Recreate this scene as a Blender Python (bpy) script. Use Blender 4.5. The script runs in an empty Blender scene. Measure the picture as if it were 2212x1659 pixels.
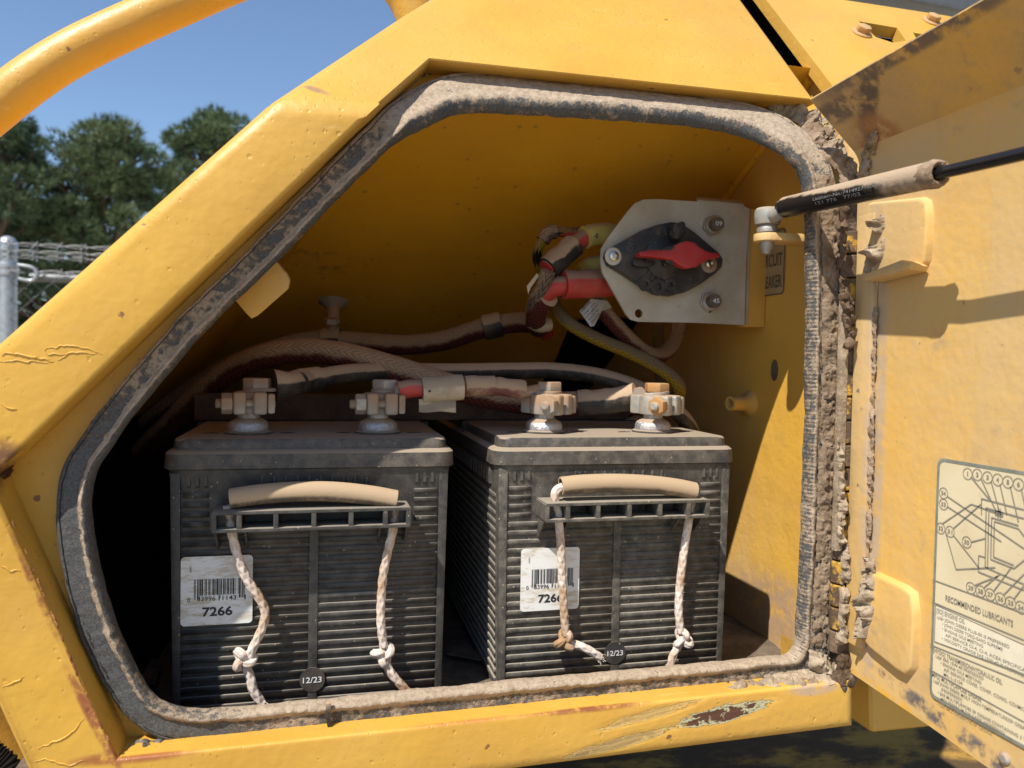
import bpy, bmesh, math, random
from mathutils import Vector, Matrix, noise, geometry
random.seed(7)
R = math.radians
SC = bpy.context.scene
COL = SC.collection

# ------------------------------------------------------------------ camera
F = 1680.0                      # focal length in units of a 2212 px wide picture
YAW, PITCH, ROLL = R(13.6), R(1.7), R(1.1)
_f0 = Vector((math.sin(YAW), math.cos(YAW), 0)); _r0 = Vector((math.cos(YAW), -math.sin(YAW), 0)); _z = Vector((0, 0, 1))
FW = _f0*math.cos(PITCH) - _z*math.sin(PITCH)
_u0 = _f0*math.sin(PITCH) + _z*math.cos(PITCH)
RT = _r0*math.cos(ROLL) + _u0*math.sin(ROLL)
UP = _u0*math.cos(ROLL) - _r0*math.sin(ROLL)
camd = bpy.data.cameras.new('camera'); cam = bpy.data.objects.new('camera', camd); COL.objects.link(cam)
m = Matrix((RT, UP, -FW)).transposed().to_4x4(); cam.matrix_world = m
camd.sensor_width = 36.0; camd.lens = 36.0*F/2212.0
camd.clip_start = 0.01; camd.clip_end = 2000
camd.dof.use_dof = True; camd.dof.focus_distance = 0.64; camd.dof.aperture_fstop = 10.0
SC.camera = cam

# ------------------------------------------------------------------ sky and sun
SUN = Vector((1.0, 0.84, -1.80)).normalized()          # the way the light travels
world = bpy.data.worlds.new('World'); SC.world = world; world.use_nodes = True
nt = world.node_tree; nt.nodes.clear()
wo = nt.nodes.new('ShaderNodeOutputWorld'); bg = nt.nodes.new('ShaderNodeBackground'); sk = nt.nodes.new('ShaderNodeTexSky')
sk.sky_type = 'NISHITA'; sk.sun_disc = False
sk.sun_elevation = math.asin(-SUN.z); sk.sun_rotation = math.atan2(-SUN.x, -SUN.y)
sk.air_density = 1.0; sk.dust_density = 0.35; sk.ozone_density = 3.6; sk.altitude = 200
bg.inputs['Strength'].default_value = 0.118
nt.links.new(sk.outputs[0], bg.inputs[0]); nt.links.new(bg.outputs[0], wo.inputs[0])
sl = bpy.data.lights.new('sun', 'SUN'); sl.energy = 5.0; sl.angle = R(0.53); sl.color = (1.0, 0.94, 0.84)
sun = bpy.data.objects.new('sun', sl); COL.objects.link(sun); sun.rotation_euler = SUN.to_track_quat('-Z', 'Y').to_euler()
sun.location = (-3, -3, 6)
SC.view_settings.view_transform = 'Standard'; SC.view_settings.look = 'None'; SC.view_settings.gamma = 1.0
SC.view_settings.exposure = 0.45
SC.cycles.max_bounces = 8; SC.cycles.diffuse_bounces = 5; SC.cycles.glossy_bounces = 3
SC.cycles.sample_clamp_indirect = 6.0; SC.cycles.use_denoising = True

# ------------------------------------------------------------------ places: the picture's 2212 x 1659 grid -> planes of the real place
def ray(x, y): return FW + RT*((x - 1106.0)/F) + UP*((829.5 - y)/F)
def PY(x, y, Y): d = ray(x, y); return d*(Y/d.y)
def PX(x, y, X): d = ray(x, y); return d*(X/d.x)
def PZ(x, y, Z): d = ray(x, y); return d*(Z/d.z)
def PP(x, y, p, n): d = ray(x, y); return d*(p.dot(n)/d.dot(n))
YP, YS, YB = 0.545, 0.575, 0.6245     # outer skin, seal, front of the battery lids
ZC, TT = 0.170, math.tan(R(43))       # fold of the skin and its lean above the fold
XH, XW = 0.4225, 0.448                 # hinge line, right wall of the compartment
ZF = -0.282                           # compartment floor
ZG = -1.5                             # ground
def bend(x, z, Y0): return Y0 + max(0.0, z - ZC)*TT
def PB(x, y, Y0):
    p = PY(x, y, Y0)
    if p.z <= ZC: return p
    return PP(x, y, Vector((0, Y0, ZC)), Vector((0, 1, -TT)))

# ------------------------------------------------------------------ objects
ROOT = {}
def tag(o, label=None, cat=None, group=None, kind=None):
    if label: o['label'] = label
    if cat: o['category'] = cat
    if group: o['group'] = group
    if kind: o['kind'] = kind
    return o
def empty(name, loc, label, cat, group=None):
    o = bpy.data.objects.new(name, None); COL.objects.link(o); o.location = loc; o.empty_display_size = 0.05
    ROOT[o.name] = Vector(loc); tag(o, label, cat, group); return o
def off(parent):
    return Vector((0, 0, 0)) if parent is None else ROOT[parent.name]
def link(name, me, parent, mats=None, loc=None):
    o = bpy.data.objects.new(name, me); COL.objects.link(o)
    if mats is not None:
        for mm in (mats if isinstance(mats, (list, tuple)) else [mats]): me.materials.append(mm)
    if parent is not None: o.parent = parent
    if loc is not None: o.location = loc
    ROOT[o.name] = off(parent)
    return o
class B:
    """a bmesh in world coordinates (or a thing's own), turned into ONE mesh object"""
    def __init__(s): s.b = bmesh.new(); s.uv = s.b.loops.layers.uv.new('UVMap'); s.mi = 0
    def add(s, vs, fs, uvs=None):
        vv = [s.b.verts.new(v) for v in vs]; out = []
        for k, f in enumerate(fs):
            try: fc = s.b.faces.new([vv[i] for i in f])
            except ValueError: continue
            fc.material_index = s.mi; fc.smooth = True; out.append(fc)
            if uvs:
                for l, i in zip(fc.loops, f): l[s.uv].uv = uvs[k][f.index(i)] if isinstance(uvs[0], list) else uvs[i]
        return vv, out
    def box(s, lo, hi, bev=0.0, M=None, seg=2):
        x0, y0, z0 = lo; x1, y1, z1 = hi
        vs = [Vector(v) for v in ((x0,y0,z0),(x1,y0,z0),(x1,y1,z0),(x0,y1,z0),(x0,y0,z1),(x1,y0,z1),(x1,y1,z1),(x0,y1,z1))]
        if M is not None: vs = [M @ v for v in vs]
        vv, fs = s.add(vs, [(0,3,2,1),(4,5,6,7),(0,1,5,4),(1,2,6,5),(2,3,7,6),(3,0,4,7)])
        if bev:
            es = list({e for f in fs for e in f.edges})
            bmesh.ops.bevel(s.b, geom=es, offset=bev, segments=seg, profile=0.6, affect='EDGES', material=-1, clamp_overlap=True)
        return s
    def prism(s, pts, ext, bev=0.0, seg=2):
        """a polygon of world points pushed along ext"""
        n = len(pts); ext = Vector(ext)
        vs = [Vector(p) for p in pts] + [Vector(p) + ext for p in pts]
        fs = [tuple(range(n)), tuple(range(2*n - 1, n - 1, -1))] + [(i, i + n, (i + 1) % n + n, (i + 1) % n) for i in range(n)]
        vv, ff = s.add(vs, fs)
        bmesh.ops.recalc_face_normals(s.b, faces=ff)
        if bev:
            es = list({e for f in ff for e in f.edges})
            bmesh.ops.bevel(s.b, geom=es, offset=bev, segments=seg, profile=0.6, affect='EDGES', material=-1, clamp_overlap=True)
        return s
    def lathe(s, prof, n=32, M=None, a0=0.0, caps=True):
        """profile [(r, z)] about z"""
        M = M or Matrix(); vs = []; k = len(prof)
        for j in range(n):
            a = a0 + 2*math.pi*j/n
            for r, z in prof: vs.append(M @ Vector((r*math.cos(a), r*math.sin(a), z)))
        fs = [(j*k + i, ((j + 1) % n)*k + i, ((j + 1) % n)*k + i + 1, j*k + i + 1) for j in range(n) for i in range(k - 1)]
        if caps:
            fs.append(tuple(j*k for j in range(n - 1, -1, -1))); fs.append(tuple(j*k + k - 1 for j in range(n)))
        s.add(vs, fs); return s
    def hexa(s, r, h, M, bev=0.0008):
        pts = [M @ Vector((r*math.cos(math.pi/3*i), r*math.sin(math.pi/3*i), 0)) for i in range(6)]
        ax = (M.to_3x3() @ Vector((0, 0, 1))).normalized()*h
        return s.prism(pts, ax, bev)
    def tube(s, path, rad, n=16, closed=False, caps=True, rep=1.0, disp=None, up=None):
        path = [Vector(p) for p in path]; m_ = len(path); vs = []; uv = []
        rr = rad if callable(rad) else (lambda t, r=rad: r)
        tan = []
        for i in range(m_):
            a = path[(i - 1) % m_] if (closed or i > 0) else path[i]
            b = path[(i + 1) % m_] if (closed or i < m_ - 1) else path[i]
            tan.append((b - a).normalized())
        nrm = Vector(up) if up is not None else Vector((0, 0, 1))
        if abs(nrm.dot(tan[0])) > 0.95: nrm = Vector((0, 1, 0))
        nrm = (nrm - tan[0]*nrm.dot(tan[0])).normalized(); L = 0.0
        for i in range(m_):
            if i:
                q = tan[i - 1].rotation_difference(tan[i]); nrm = q @ nrm; nrm = (nrm - tan[i]*nrm.dot(tan[i])).normalized()
                L += (path[i] - path[i - 1]).length
            bi = tan[i].cross(nrm); t = i/max(1, m_ - 1); r0 = rr(t)
            for j in range(n + 1):
                a = 2*math.pi*j/n; r = r0 + (disp(j/n, L, t) if disp else 0.0)
                vs.append(path[i] + nrm*(r*math.cos(a)) + bi*(r*math.sin(a))); uv.append((j/n, L*rep))
        w = n + 1; rows = m_ if closed else m_ - 1; fs = []
        for i in range(rows):
            i2 = (i + 1) % m_
            for j in range(n): fs.append((i*w + j, i*w + j + 1, i2*w + j + 1, i2*w + j))
        s.add(vs, fs, uv)
        if caps and not closed:
            for i in (0, m_ - 1):
                ring = [vs[i*w + j] for j in range(n)]
                s.add(ring, [tuple(range(n)) if i else tuple(range(n - 1, -1, -1))])
        return s
    def done(s, name, mats, parent=None, smooth=35, weld=True, loc=None):
        if weld: bmesh.ops.remove_doubles(s.b, verts=s.b.verts[:], dist=1e-6)
        o3 = off(parent)
        if loc is None and o3.length: bmesh.ops.translate(s.b, verts=s.b.verts[:], vec=-o3)
        bmesh.ops.recalc_face_normals(s.b, faces=s.b.faces[:])
        me = bpy.data.meshes.new(name); s.b.to_mesh(me); s.b.free()
        if smooth: me.set_sharp_from_angle(angle=R(smooth))
        else: me.shade_flat()
        return link(name, me, parent, mats, loc)
def smooth_path(pts, k=8, closed=False):
    """Catmull-Rom through the points"""
    pts = [Vector(p) for p in pts]; n = len(pts); out = []
    for i in range(n if closed else n - 1):
        p0 = pts[(i - 1) % n] if (closed or i > 0) else pts[i]*2 - pts[i + 1]
        p1 = pts[i]; p2 = pts[(i + 1) % n]
        p3 = pts[(i + 2) % n] if (closed or i < n - 2) else pts[i + 1]*2 - pts[i]
        for j in range(k):
            t = j/k
            out.append(0.5*((2*p1) + (p2 - p0)*t + (2*p0 - 5*p1 + 4*p2 - p3)*t*t + (3*p1 - p0 - 3*p2 + p3)*t**3))
    if not closed: out.append(pts[-1])
    return out
def resample(path, step, closed=False):
    pts = path + [path[0]] if closed else path
    out = [pts[0].copy()]; acc = 0.0
    for a, b in zip(pts, pts[1:]):
        d = (b - a).length
        if d < 1e-9: continue
        t = step - acc
        while t <= d:
            out.append(a + (b - a)*(t/d)); t += step
        acc = (acc + d) % step
    if not closed and (out[-1] - pts[-1]).length > step*0.3: out.append(pts[-1].copy())
    return out
def fbm(p, sc, octv=4): return noise.fractal(Vector(p)*sc, 1.0, 2.0, octv)
def frame_axes(o, xa, za):
    xa = Vector(xa).normalized(); za = Vector(za).normalized(); ya = za.cross(xa).normalized(); xa = ya.cross(za)
    mm = Matrix((xa, ya, za)).transposed().to_4x4(); mm.translation = Vector(o); return mm
TEXTS = {}
def text2d(s, bold=0.0, align='LEFT'):
    key = (s, bold, align)
    if key in TEXTS: return TEXTS[key]
    c = bpy.data.curves.new('t', 'FONT'); c.body = s; c.size = 1.0; c.align_x = align; c.offset = bold; c.resolution_u = 3
    o = bpy.data.objects.new('t', c); COL.objects.link(o); bpy.context.view_layer.update()
    me = bpy.data.meshes.new_from_object(o.evaluated_get(bpy.context.evaluated_depsgraph_get()))
    vs = [v.co.copy() for v in me.vertices]; fs = [tuple(p.vertices) for p in me.polygons]
    bpy.data.objects.remove(o); bpy.data.curves.remove(c); bpy.data.meshes.remove(me)
    TEXTS[key] = (vs, fs); return vs, fs
def put_text(b, s, origin, xa, ya, h, bold=0.0, width=None, lift=None, warp=None):
    """flat lettering: origin at the left end of the base line, cap height h, all in world points"""
    vs, fs = text2d(s, bold)
    if not vs: return
    x1 = max(v.x for v in vs); x0 = min(v.x for v in vs); k = h/0.70
    kx = k if width is None else width/max(1e-6, x1 - x0)
    xa = Vector(xa).normalized(); ya = Vector(ya).normalized(); L = Vector(lift) if lift is not None else Vector((0, 0, 0))
    if warp: b.add([warp((v.x - x0)*kx, v.y*k) for v in vs], fs)
    else: b.add([Vector(origin) + xa*((v.x - x0)*kx) + ya*(v.y*k) + L for v in vs], fs)
def rrect(w, d, r, n=5):
    """closed outline of a rounded rectangle around 0,0"""
    out = []
    for cx, cy, a0 in ((w/2 - r, -d/2 + r, -90), (w/2 - r, d/2 - r, 0), (-w/2 + r, d/2 - r, 90), (-w/2 + r, -d/2 + r, 180)):
        for i in range(n + 1):
            a = R(a0 + 90*i/n); out.append((cx + r*math.cos(a), cy + r*math.sin(a)))
    return out
def loft(b, rings, cap0=True, cap1=True):
    n = len(rings[0]); vs = [v for r_ in rings for v in r_]
    fs = [(k*n + i, k*n + (i + 1) % n, (k + 1)*n + (i + 1) % n, (k + 1)*n + i) for k in range(len(rings) - 1) for i in range(n)]
    if cap0: fs.append(tuple(range(n - 1, -1, -1)))
    if cap1: fs.append(tuple((len(rings) - 1)*n + i for i in range(n)))
    return b.add(vs, fs)
# ------------------------------------------------------------------ materials
class N:
    def __init__(s, name):
        s.m = bpy.data.materials.new(name); s.m.use_nodes = True; s.t = s.m.node_tree; s.t.nodes.clear()
        s.out = s.n('ShaderNodeOutputMaterial'); s.p = s.n('ShaderNodeBsdfPrincipled'); s.l(s.p.outputs[0], s.out.inputs[0])
        s.tc = s.n('ShaderNodeTexCoord'); s.geo = s.n('ShaderNodeNewGeometry')
        s.P = s.geo.outputs['Position']; s.O = s.geo.outputs['Position']; s.UV = s.tc.outputs['UV']
    def n(s, t, **k):
        x = s.t.nodes.new(t)
        for a, v in k.items(): setattr(x, a, v)
        return x
    def l(s, a, b): s.t.links.new(a, b)
    def put(s, sock, v):
        if hasattr(v, 'is_linked') or hasattr(v, 'links'): s.l(v, sock)
        else: sock.default_value = v
    def math(s, op, a, b=None, c=None, clamp=False):
        x = s.n('ShaderNodeMath', operation=op); x.use_clamp = clamp
        for i, v in enumerate((a, b, c)):
            if v is not None: s.put(x.inputs[i], v)
        return x.outputs[0]
    def vm(s, op, a, b=None, out=0):
        x = s.n('ShaderNodeVectorMath', operation=op); s.put(x.inputs[0], a)
        if b is not None: s.put(x.inputs[1], b)
        return x.outputs[out]
    def noise(s, scale, detail=4, rough=0.55, co=None, dist=0.0, stretch=None):
        x = s.n('ShaderNodeTexNoise'); x.inputs['Scale'].default_value = scale; x.inputs['Detail'].default_value = detail
        x.inputs['Roughness'].default_value = rough; x.inputs['Distortion'].default_value = dist
        c = co or s.O
        if stretch: c = s.vm('MULTIPLY', c, stretch)
        s.l(c, x.inputs['Vector']); return x.outputs[0]
    def vor(s, scale, co=None, feat='F1', stretch=None, rnd=1.0):
        x = s.n('ShaderNodeTexVoronoi', feature=feat); x.inputs['Scale'].default_value = scale; x.inputs['Randomness'].default_value = rnd
        c = co or s.O
        if stretch: c = s.vm('MULTIPLY', c, stretch)
        s.l(c, x.inputs['Vector']); return x
    def ramp(s, v, a, b, smooth=True):
        x = s.n('ShaderNodeMapRange'); x.interpolation_type = 'SMOOTHSTEP' if smooth else 'LINEAR'
        s.l(v, x.inputs[0]); x.inputs[1].default_value = a; x.inputs[2].default_value = b
        x.inputs[3].default_value = 0.0; x.inputs[4].default_value = 1.0; return x.outputs[0]
    def mix(s, f, a, b, mode='MIX'):
        x = s.n('ShaderNodeMix', data_type='RGBA', blend_type=mode); s.put(x.inputs[0], f)
        for i, v in ((6, a), (7, b)): s.put(x.inputs[i], (*v, 1.0) if isinstance(v, tuple) and len(v) == 3 else v)
        return x.outputs[2]
    def bump(s, h, strength=0.5, dist=0.001, prev=None):
        x = s.n('ShaderNodeBump'); x.inputs['Strength'].default_value = strength; x.inputs['Distance'].default_value = dist
        s.l(h, x.inputs['Height'])
        if prev is not None: s.l(prev, x.inputs['Normal'])
        return x.outputs[0]
    def up(s, a=0.1, b=0.9):
        x = s.n('ShaderNodeSeparateXYZ'); s.l(s.geo.outputs['Normal'], x.inputs[0]); return s.ramp(x.outputs[2], a, b)
    def spot(s, c, ax, hl, hw, edge=0.35):
        """1 inside an elongated blotch at world point c"""
        d = s.vm('SUBTRACT', s.P, tuple(c)); a = Vector(ax).normalized()
        al = s.vm('DOT_PRODUCT', d, tuple(a), out=1); ln = s.vm('LENGTH', d, out=1)
        pr = s.math('SQRT', s.math('MAXIMUM', s.math('SUBTRACT', s.math('MULTIPLY', ln, ln), s.math('MULTIPLY', al, al)), 0.0))
        e = s.math('ADD', s.math('POWER', s.math('ABSOLUTE', s.math('DIVIDE', al, hl)), 2.0), s.math('POWER', s.math('DIVIDE', pr, hw), 2.0))
        return s.ramp(e, 1.0, edge)
    def set(s, col, rough, nrm=None, metal=0.0, spec=0.5, coat=None):
        s.put(s.p.inputs['Base Color'], (*col, 1.0) if isinstance(col, tuple) and len(col) == 3 else col)
        s.put(s.p.inputs['Roughness'], rough); s.put(s.p.inputs['Metallic'], metal); s.p.inputs['Specular IOR Level'].default_value = spec
        if nrm is not None: s.l(nrm, s.p.inputs['Normal'])
        if coat: s.p.inputs['Coat Weight'].default_value = coat; s.p.inputs['Coat Roughness'].default_value = 0.25
        return s.m
DUST = (0.36, 0.255, 0.16)
YEL = (0.575, 0.325, 0.042)
def mat_paint(name, dust=0.0, dustup=0.0, pits=1.0, chips=1.0, mott=0.25, base=YEL, stain=None, spots=(), wear=(), streak=0.22, dcol=DUST):
    a = N(name)
    big = a.noise(9, 4); mid = a.noise(55, 4); fine = a.noise(420, 3)
    c = a.mix(a.ramp(big, 0.3, 0.72), base, (base[0]*0.90, base[1]*0.86, base[2]*0.9))
    fade = a.ramp(a.noise(3.3, 5, 0.62, co=a.vm('ADD', a.O, (7.3, 2.1, 5.5))), 0.36, 0.70)
    c = a.mix(a.math('MULTIPLY', fade, 0.3), c, (base[0]*1.02, base[1]*1.14, min(1.0, base[2]*2.3 + 0.03)))
    strk = a.ramp(a.noise(46, 4, 0.6, stretch=(1.0, 1.0, 0.07)), 0.52, 0.74)
    c = a.mix(a.math('MULTIPLY', a.math('MULTIPLY', strk, a.ramp(big, 0.45, 0.65)), streak), c, (0.36, 0.22, 0.09))
    grime = a.math('MULTIPLY', a.ramp(a.noise(23, 6, 0.72), 0.56, 0.72), 0.30*streak/0.22)
    c = a.mix(grime, c, (0.40, 0.25, 0.10))
    scr = a.math('MULTIPLY', a.ramp(a.noise(240, 3, 0.5, stretch=(0.05, 0.6, 0.9), co=a.vm('ADD', a.O, (1.3, 0.2, 0.9))), 0.66, 0.72), a.ramp(mid, 0.45, 0.6))
    c = a.mix(a.math('MULTIPLY', scr, 0.30), c, (0.66, 0.46, 0.19))
    v = a.vor(105); pm = a.ramp(a.math('ADD', v.outputs['Distance'], a.math('MULTIPLY', a.math('SUBTRACT', a.noise(420, 2), 0.5), 0.35)), 0.2, 0.07)
    sep = a.n('ShaderNodeSeparateColor'); a.l(v.outputs['Color'], sep.inputs[0])
    pm = a.math('MULTIPLY', pm, a.ramp(sep.outputs[0], 0.58, 0.78)); clus = a.ramp(a.noise(14, 3), 0.38, 0.62)
    v2 = a.vor(230, stretch=(1.0, 1.0, 0.6)); sep2 = a.n('ShaderNodeSeparateColor'); a.l(v2.outputs['Color'], sep2.inputs[0])
    pm2 = a.math('MULTIPLY', a.ramp(v2.outputs['Distance'], 0.22, 0.08), a.ramp(sep2.outputs[1], 0.35, 0.5)); pm2 = a.math('MULTIPLY', pm2, clus)
    if chips:
        v3 = a.vor(33, co=a.vm('ADD', a.O, (3.1, 1.7, 0.4))); sep3 = a.n('ShaderNodeSeparateColor'); a.l(v3.outputs['Color'], sep3.inputs[0])
        wob = a.math('ADD', v3.outputs['Distance'], a.math('MULTIPLY', a.math('SUBTRACT', a.noise(300, 2), 0.5), 0.16))
        cm = a.math('MULTIPLY', a.ramp(wob, 0.085, 0.05), a.ramp(sep3.outputs[2], 0.62, 0.7)); cm = a.math('MULTIPLY', cm, chips)
        c = a.mix(cm, c, (0.20, 0.095, 0.035))
        c = a.mix(a.math('MULTIPLY', pm2, 0.45*chips), c, (0.32, 0.17, 0.05))
    if dust:
        dm = a.ramp(a.math('ADD', a.noise(5, 5, 0.6, stretch=(1, 1, 0.35)), a.math('MULTIPLY', a.math('SUBTRACT', fine, 0.5), 0.25)), 0.62 - 0.4*dust, 0.86 - 0.3*dust)
        c = a.mix(a.math('MULTIPLY', dm, min(1.0, 0.35 + 0.6*dust)), c, dcol)
    if dustup: c = a.mix(a.math('MULTIPLY', a.up(0.25, 0.95), a.ramp(mid, 0.55 - dustup, 0.6)), c, DUST)
    if stain:
        for (ctr, ax, hl, hw, col, amt) in stain:
            k = a.math('MULTIPLY', a.spot(ctr, ax, hl, hw, 0.15), a.ramp(a.noise(70, 5, 0.65), 0.62 - 0.35*amt, 0.72 - 0.2*amt)); c = a.mix(k, c, col)
    if spots:
        vs_ = a.vor(70); sp_ = a.n('ShaderNodeSeparateColor'); a.l(vs_.outputs['Color'], sp_.inputs[0])
        wv = a.math('ADD', vs_.outputs['Distance'], a.math('MULTIPLY', a.math('SUBTRACT', a.noise(500, 2), 0.5), 0.3))
        k = a.math('MULTIPLY', a.ramp(wv, 0.22, 0.12), a.ramp(sp_.outputs[0], 0.72, 0.78)); c = a.mix(a.math('MULTIPLY', k, spots), c, (0.13, 0.10, 0.085))
    n1 = a.bump(a.noise(170, 2, 0.4), 0.22, 0.0016)
    n1 = a.bump(a.noise(38, 2, 0.4), 0.25, 0.004, n1)
    n1 = a.bump(a.math('MULTIPLY', a.math('ADD', pm, a.math('MULTIPLY', pm2, 1.0)), -1.0), 0.38*pits, 0.0012, n1)
    rough = a.math('ADD', 0.34 + 0.3*dust, a.math('MULTIPLY', mid, 0.2))
    for (ctr, ax, hl, hw, amt) in wear:     # scraped places: torn paint, primer, bare rusty steel
        st = Vector(ax).normalized()
        sp0 = a.spot(ctr, ax, hl, hw, -0.15)
        dv = a.vm('SUBTRACT', a.P, tuple(ctr)); al = a.vm('DOT_PRODUCT', dv, tuple(st), out=1)
        ac = a.vm('DOT_PRODUCT', dv, tuple(st.cross(Vector((0, -1, 0))).normalized()), out=1)
        cb = a.n('ShaderNodeCombineXYZ'); a.l(a.math('MULTIPLY', al, 30.0), cb.inputs[0]); a.l(a.math('MULTIPLY', ac, 260.0), cb.inputs[1])
        st_n = a.noise(1.0, 5, 0.6, co=cb.outputs[0]); jag = a.noise(170, 4, 0.65)
        edge = a.math('ADD', a.math('ADD', a.math('MULTIPLY', sp0, 1.3), a.math('MULTIPLY', a.math('SUBTRACT', st_n, 0.5), 1.7)), a.math('MULTIPLY', a.math('SUBTRACT', jag, 0.5), 1.1))
        e2 = a.math('MULTIPLY', a.ramp(edge, 0.70, 0.75), a.ramp(sp0, 0.02, 0.1))
        sc_ = a.math('MULTIPLY', a.ramp(st_n, 0.5, 0.56), a.ramp(sp0, 0.05, 0.25))
        c = a.mix(a.math('MULTIPLY', sc_, 0.55), c, (0.62, 0.40, 0.10))
        c = a.mix(a.math('MULTIPLY', e2, amt), c, (0.42, 0.40, 0.25))
        e3 = a.math('MULTIPLY', a.ramp(edge, 0.92, 1.0), a.ramp(jag, 0.36, 0.44))
        c = a.mix(a.math('MULTIPLY', e3, amt), c, (0.085, 0.035, 0.018))
        n1 = a.bump(a.math('MULTIPLY', e2, -1.0), 0.9, 0.002*amt + 0.0003, n1)
        n1 = a.bump(a.math('MULTIPLY', a.math('MULTIPLY', sp0, st_n), -1.0), 0.5, 0.0022, n1)
        rough = a.math('ADD', rough, a.math('MULTIPLY', e2, 0.35))
    return a.set(c, rough, n1, spec=0.45)
def mat_dusty(name, base, rough=0.5, dust=0.5, up0=0.0, up1=0.8, speck=0.5, metal=0.0, bump=0.3, fine=900, dcol=DUST, allover=0.0, grain=0.0, nsc=45, namp=0.9):
    """something with dust lying on what faces up and splashed a little on the rest"""
    a = N(name)
    nz = a.noise(nsc, 5, 0.6); nf = a.noise(fine, 3, 0.6)
    u = a.math('ADD', a.up(up0, up1), a.math('MULTIPLY', a.math('SUBTRACT', nz, 0.5), namp))
    u = a.ramp(u, 0.25, 0.75); k = a.math('MULTIPLY', u, dust)
    al = a.math('MULTIPLY', a.ramp(a.math('ADD', nz, a.math('MULTIPLY', a.math('SUBTRACT', nf, 0.5), 0.5)), 0.24 if nsc > 100 else 0.42, 0.88 if nsc > 100 else 0.75), allover)
    k = a.math('MAXIMUM', k, al)
    bc = a.mix(a.ramp(a.noise(25, 4), 0.3, 0.7), base, tuple(min(1, x*1.35 + 0.004) for x in base))
    c = a.mix(k, bc, dcol)
    if speck:
        v = a.vor(230); sp = a.n('ShaderNodeSeparateColor'); a.l(v.outputs['Color'], sp.inputs[0])
        wv = a.math('ADD', v.outputs['Distance'], a.math('MULTIPLY', a.math('SUBTRACT', a.noise(700, 2), 0.5), 0.25))
        s_ = a.math('MULTIPLY', a.ramp(wv, 0.2, 0.09), a.ramp(sp.outputs[0], 0.80, 0.84)); c = a.mix(a.math('MULTIPLY', s_, speck), c, (0.42, 0.33, 0.22))
    n1 = a.bump(nf, bump, 0.0004)
    n1 = a.bump(a.math('MULTIPLY', nz, 1.0), bump*0.6, 0.0004 if nsc > 100 else 0.0012, n1)
    if grain: n1 = a.bump(a.noise(350, 4, 0.7), 0.6, 0.0012*grain, n1)
    r_ = a.math('ADD', rough, a.math('MULTIPLY', k, 0.95 - rough)); me = a.math('MULTIPLY', a.math('SUBTRACT', 1.0, k), metal)
    return a.set(c, r_, n1, metal=me, spec=0.4)
def mat_braid(name, base, dust=0.75, cols=9, pitch=150, hatch=None, dcol=(0.41, 0.29, 0.19)):
    a = N(name)
    sx = a.n('ShaderNodeSeparateXYZ'); a.l(a.UV, sx.inputs[0])
    un = a.math('MULTIPLY', sx.outputs[0], float(cols)); fr = a.math('FRACT', un)
    tri = a.math('ABSOLUTE', a.math('SUBTRACT', fr, 0.5))
    ph = a.math('ADD', a.math('MULTIPLY', sx.outputs[1], float(pitch)), a.math('MULTIPLY', tri, 2.0))
    h = a.math('ABSOLUTE', a.math('SINE', a.math('MULTIPLY', ph, math.pi)))
    gap = a.ramp(a.math('ABSOLUTE', a.math('SUBTRACT', tri, 0.25)), 0.25, 0.2)
    h = a.math('MULTIPLY', h, a.math('ADD', 0.55, a.math('MULTIPLY', gap, 0.45)))
    nz = a.noise(60, 4); u = a.ramp(a.math('ADD', a.up(-0.75, 0.35), a.math('MULTIPLY', a.math('SUBTRACT', nz, 0.5), 0.9)), 0.15, 0.75)
    bc = a.mix(a.ramp(h, 0.1, 0.7), tuple(x*0.35 for x in base), base)
    if hatch: bc = a.mix(a.ramp(a.math('FRACT', a.math('MULTIPLY', ph, 0.25)), 0.45, 0.5), bc, hatch)
    c = a.mix(a.math('MULTIPLY', u, dust), bc, dcol)
    n1 = a.bump(h, 0.9, 0.0013); n1 = a.bump(a.noise(800, 2), 0.25, 0.0005, n1)
    return a.set(c, 0.85, n1, spec=0.2)
def mat_flat(name, col, rough=0.6, metal=0.0, noise_amt=0.15, bump=0.15, sc=120, spec=0.5):
    a = N(name); z = a.noise(sc, 4)
    c = a.mix(a.ramp(z, 0.3, 0.7), col, tuple(x*(1 - noise_amt) for x in col))
    return a.set(c, rough, a.bump(a.noise(sc*4, 3), bump, 0.0005), metal, spec)
def mat_mud(name, c0=(0.40, 0.30, 0.21), c1=(0.21, 0.145, 0.095), sc=1.0):
    a = N(name); n0 = a.noise(60*sc, 6, 0.7); n2 = a.noise(420*sc, 5, 0.7)
    c = a.mix(a.ramp(n0, 0.35, 0.65), c0, c1); c = a.mix(a.math('MULTIPLY', a.ramp(n2, 0.55, 0.75), 0.4), c, tuple(x*0.6 for x in c1))
    n1 = a.bump(n2, 0.9, 0.0018); n1 = a.bump(n0, 0.8, 0.004, n1)
    return a.set(c, 0.97, n1, spec=0.1)

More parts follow.
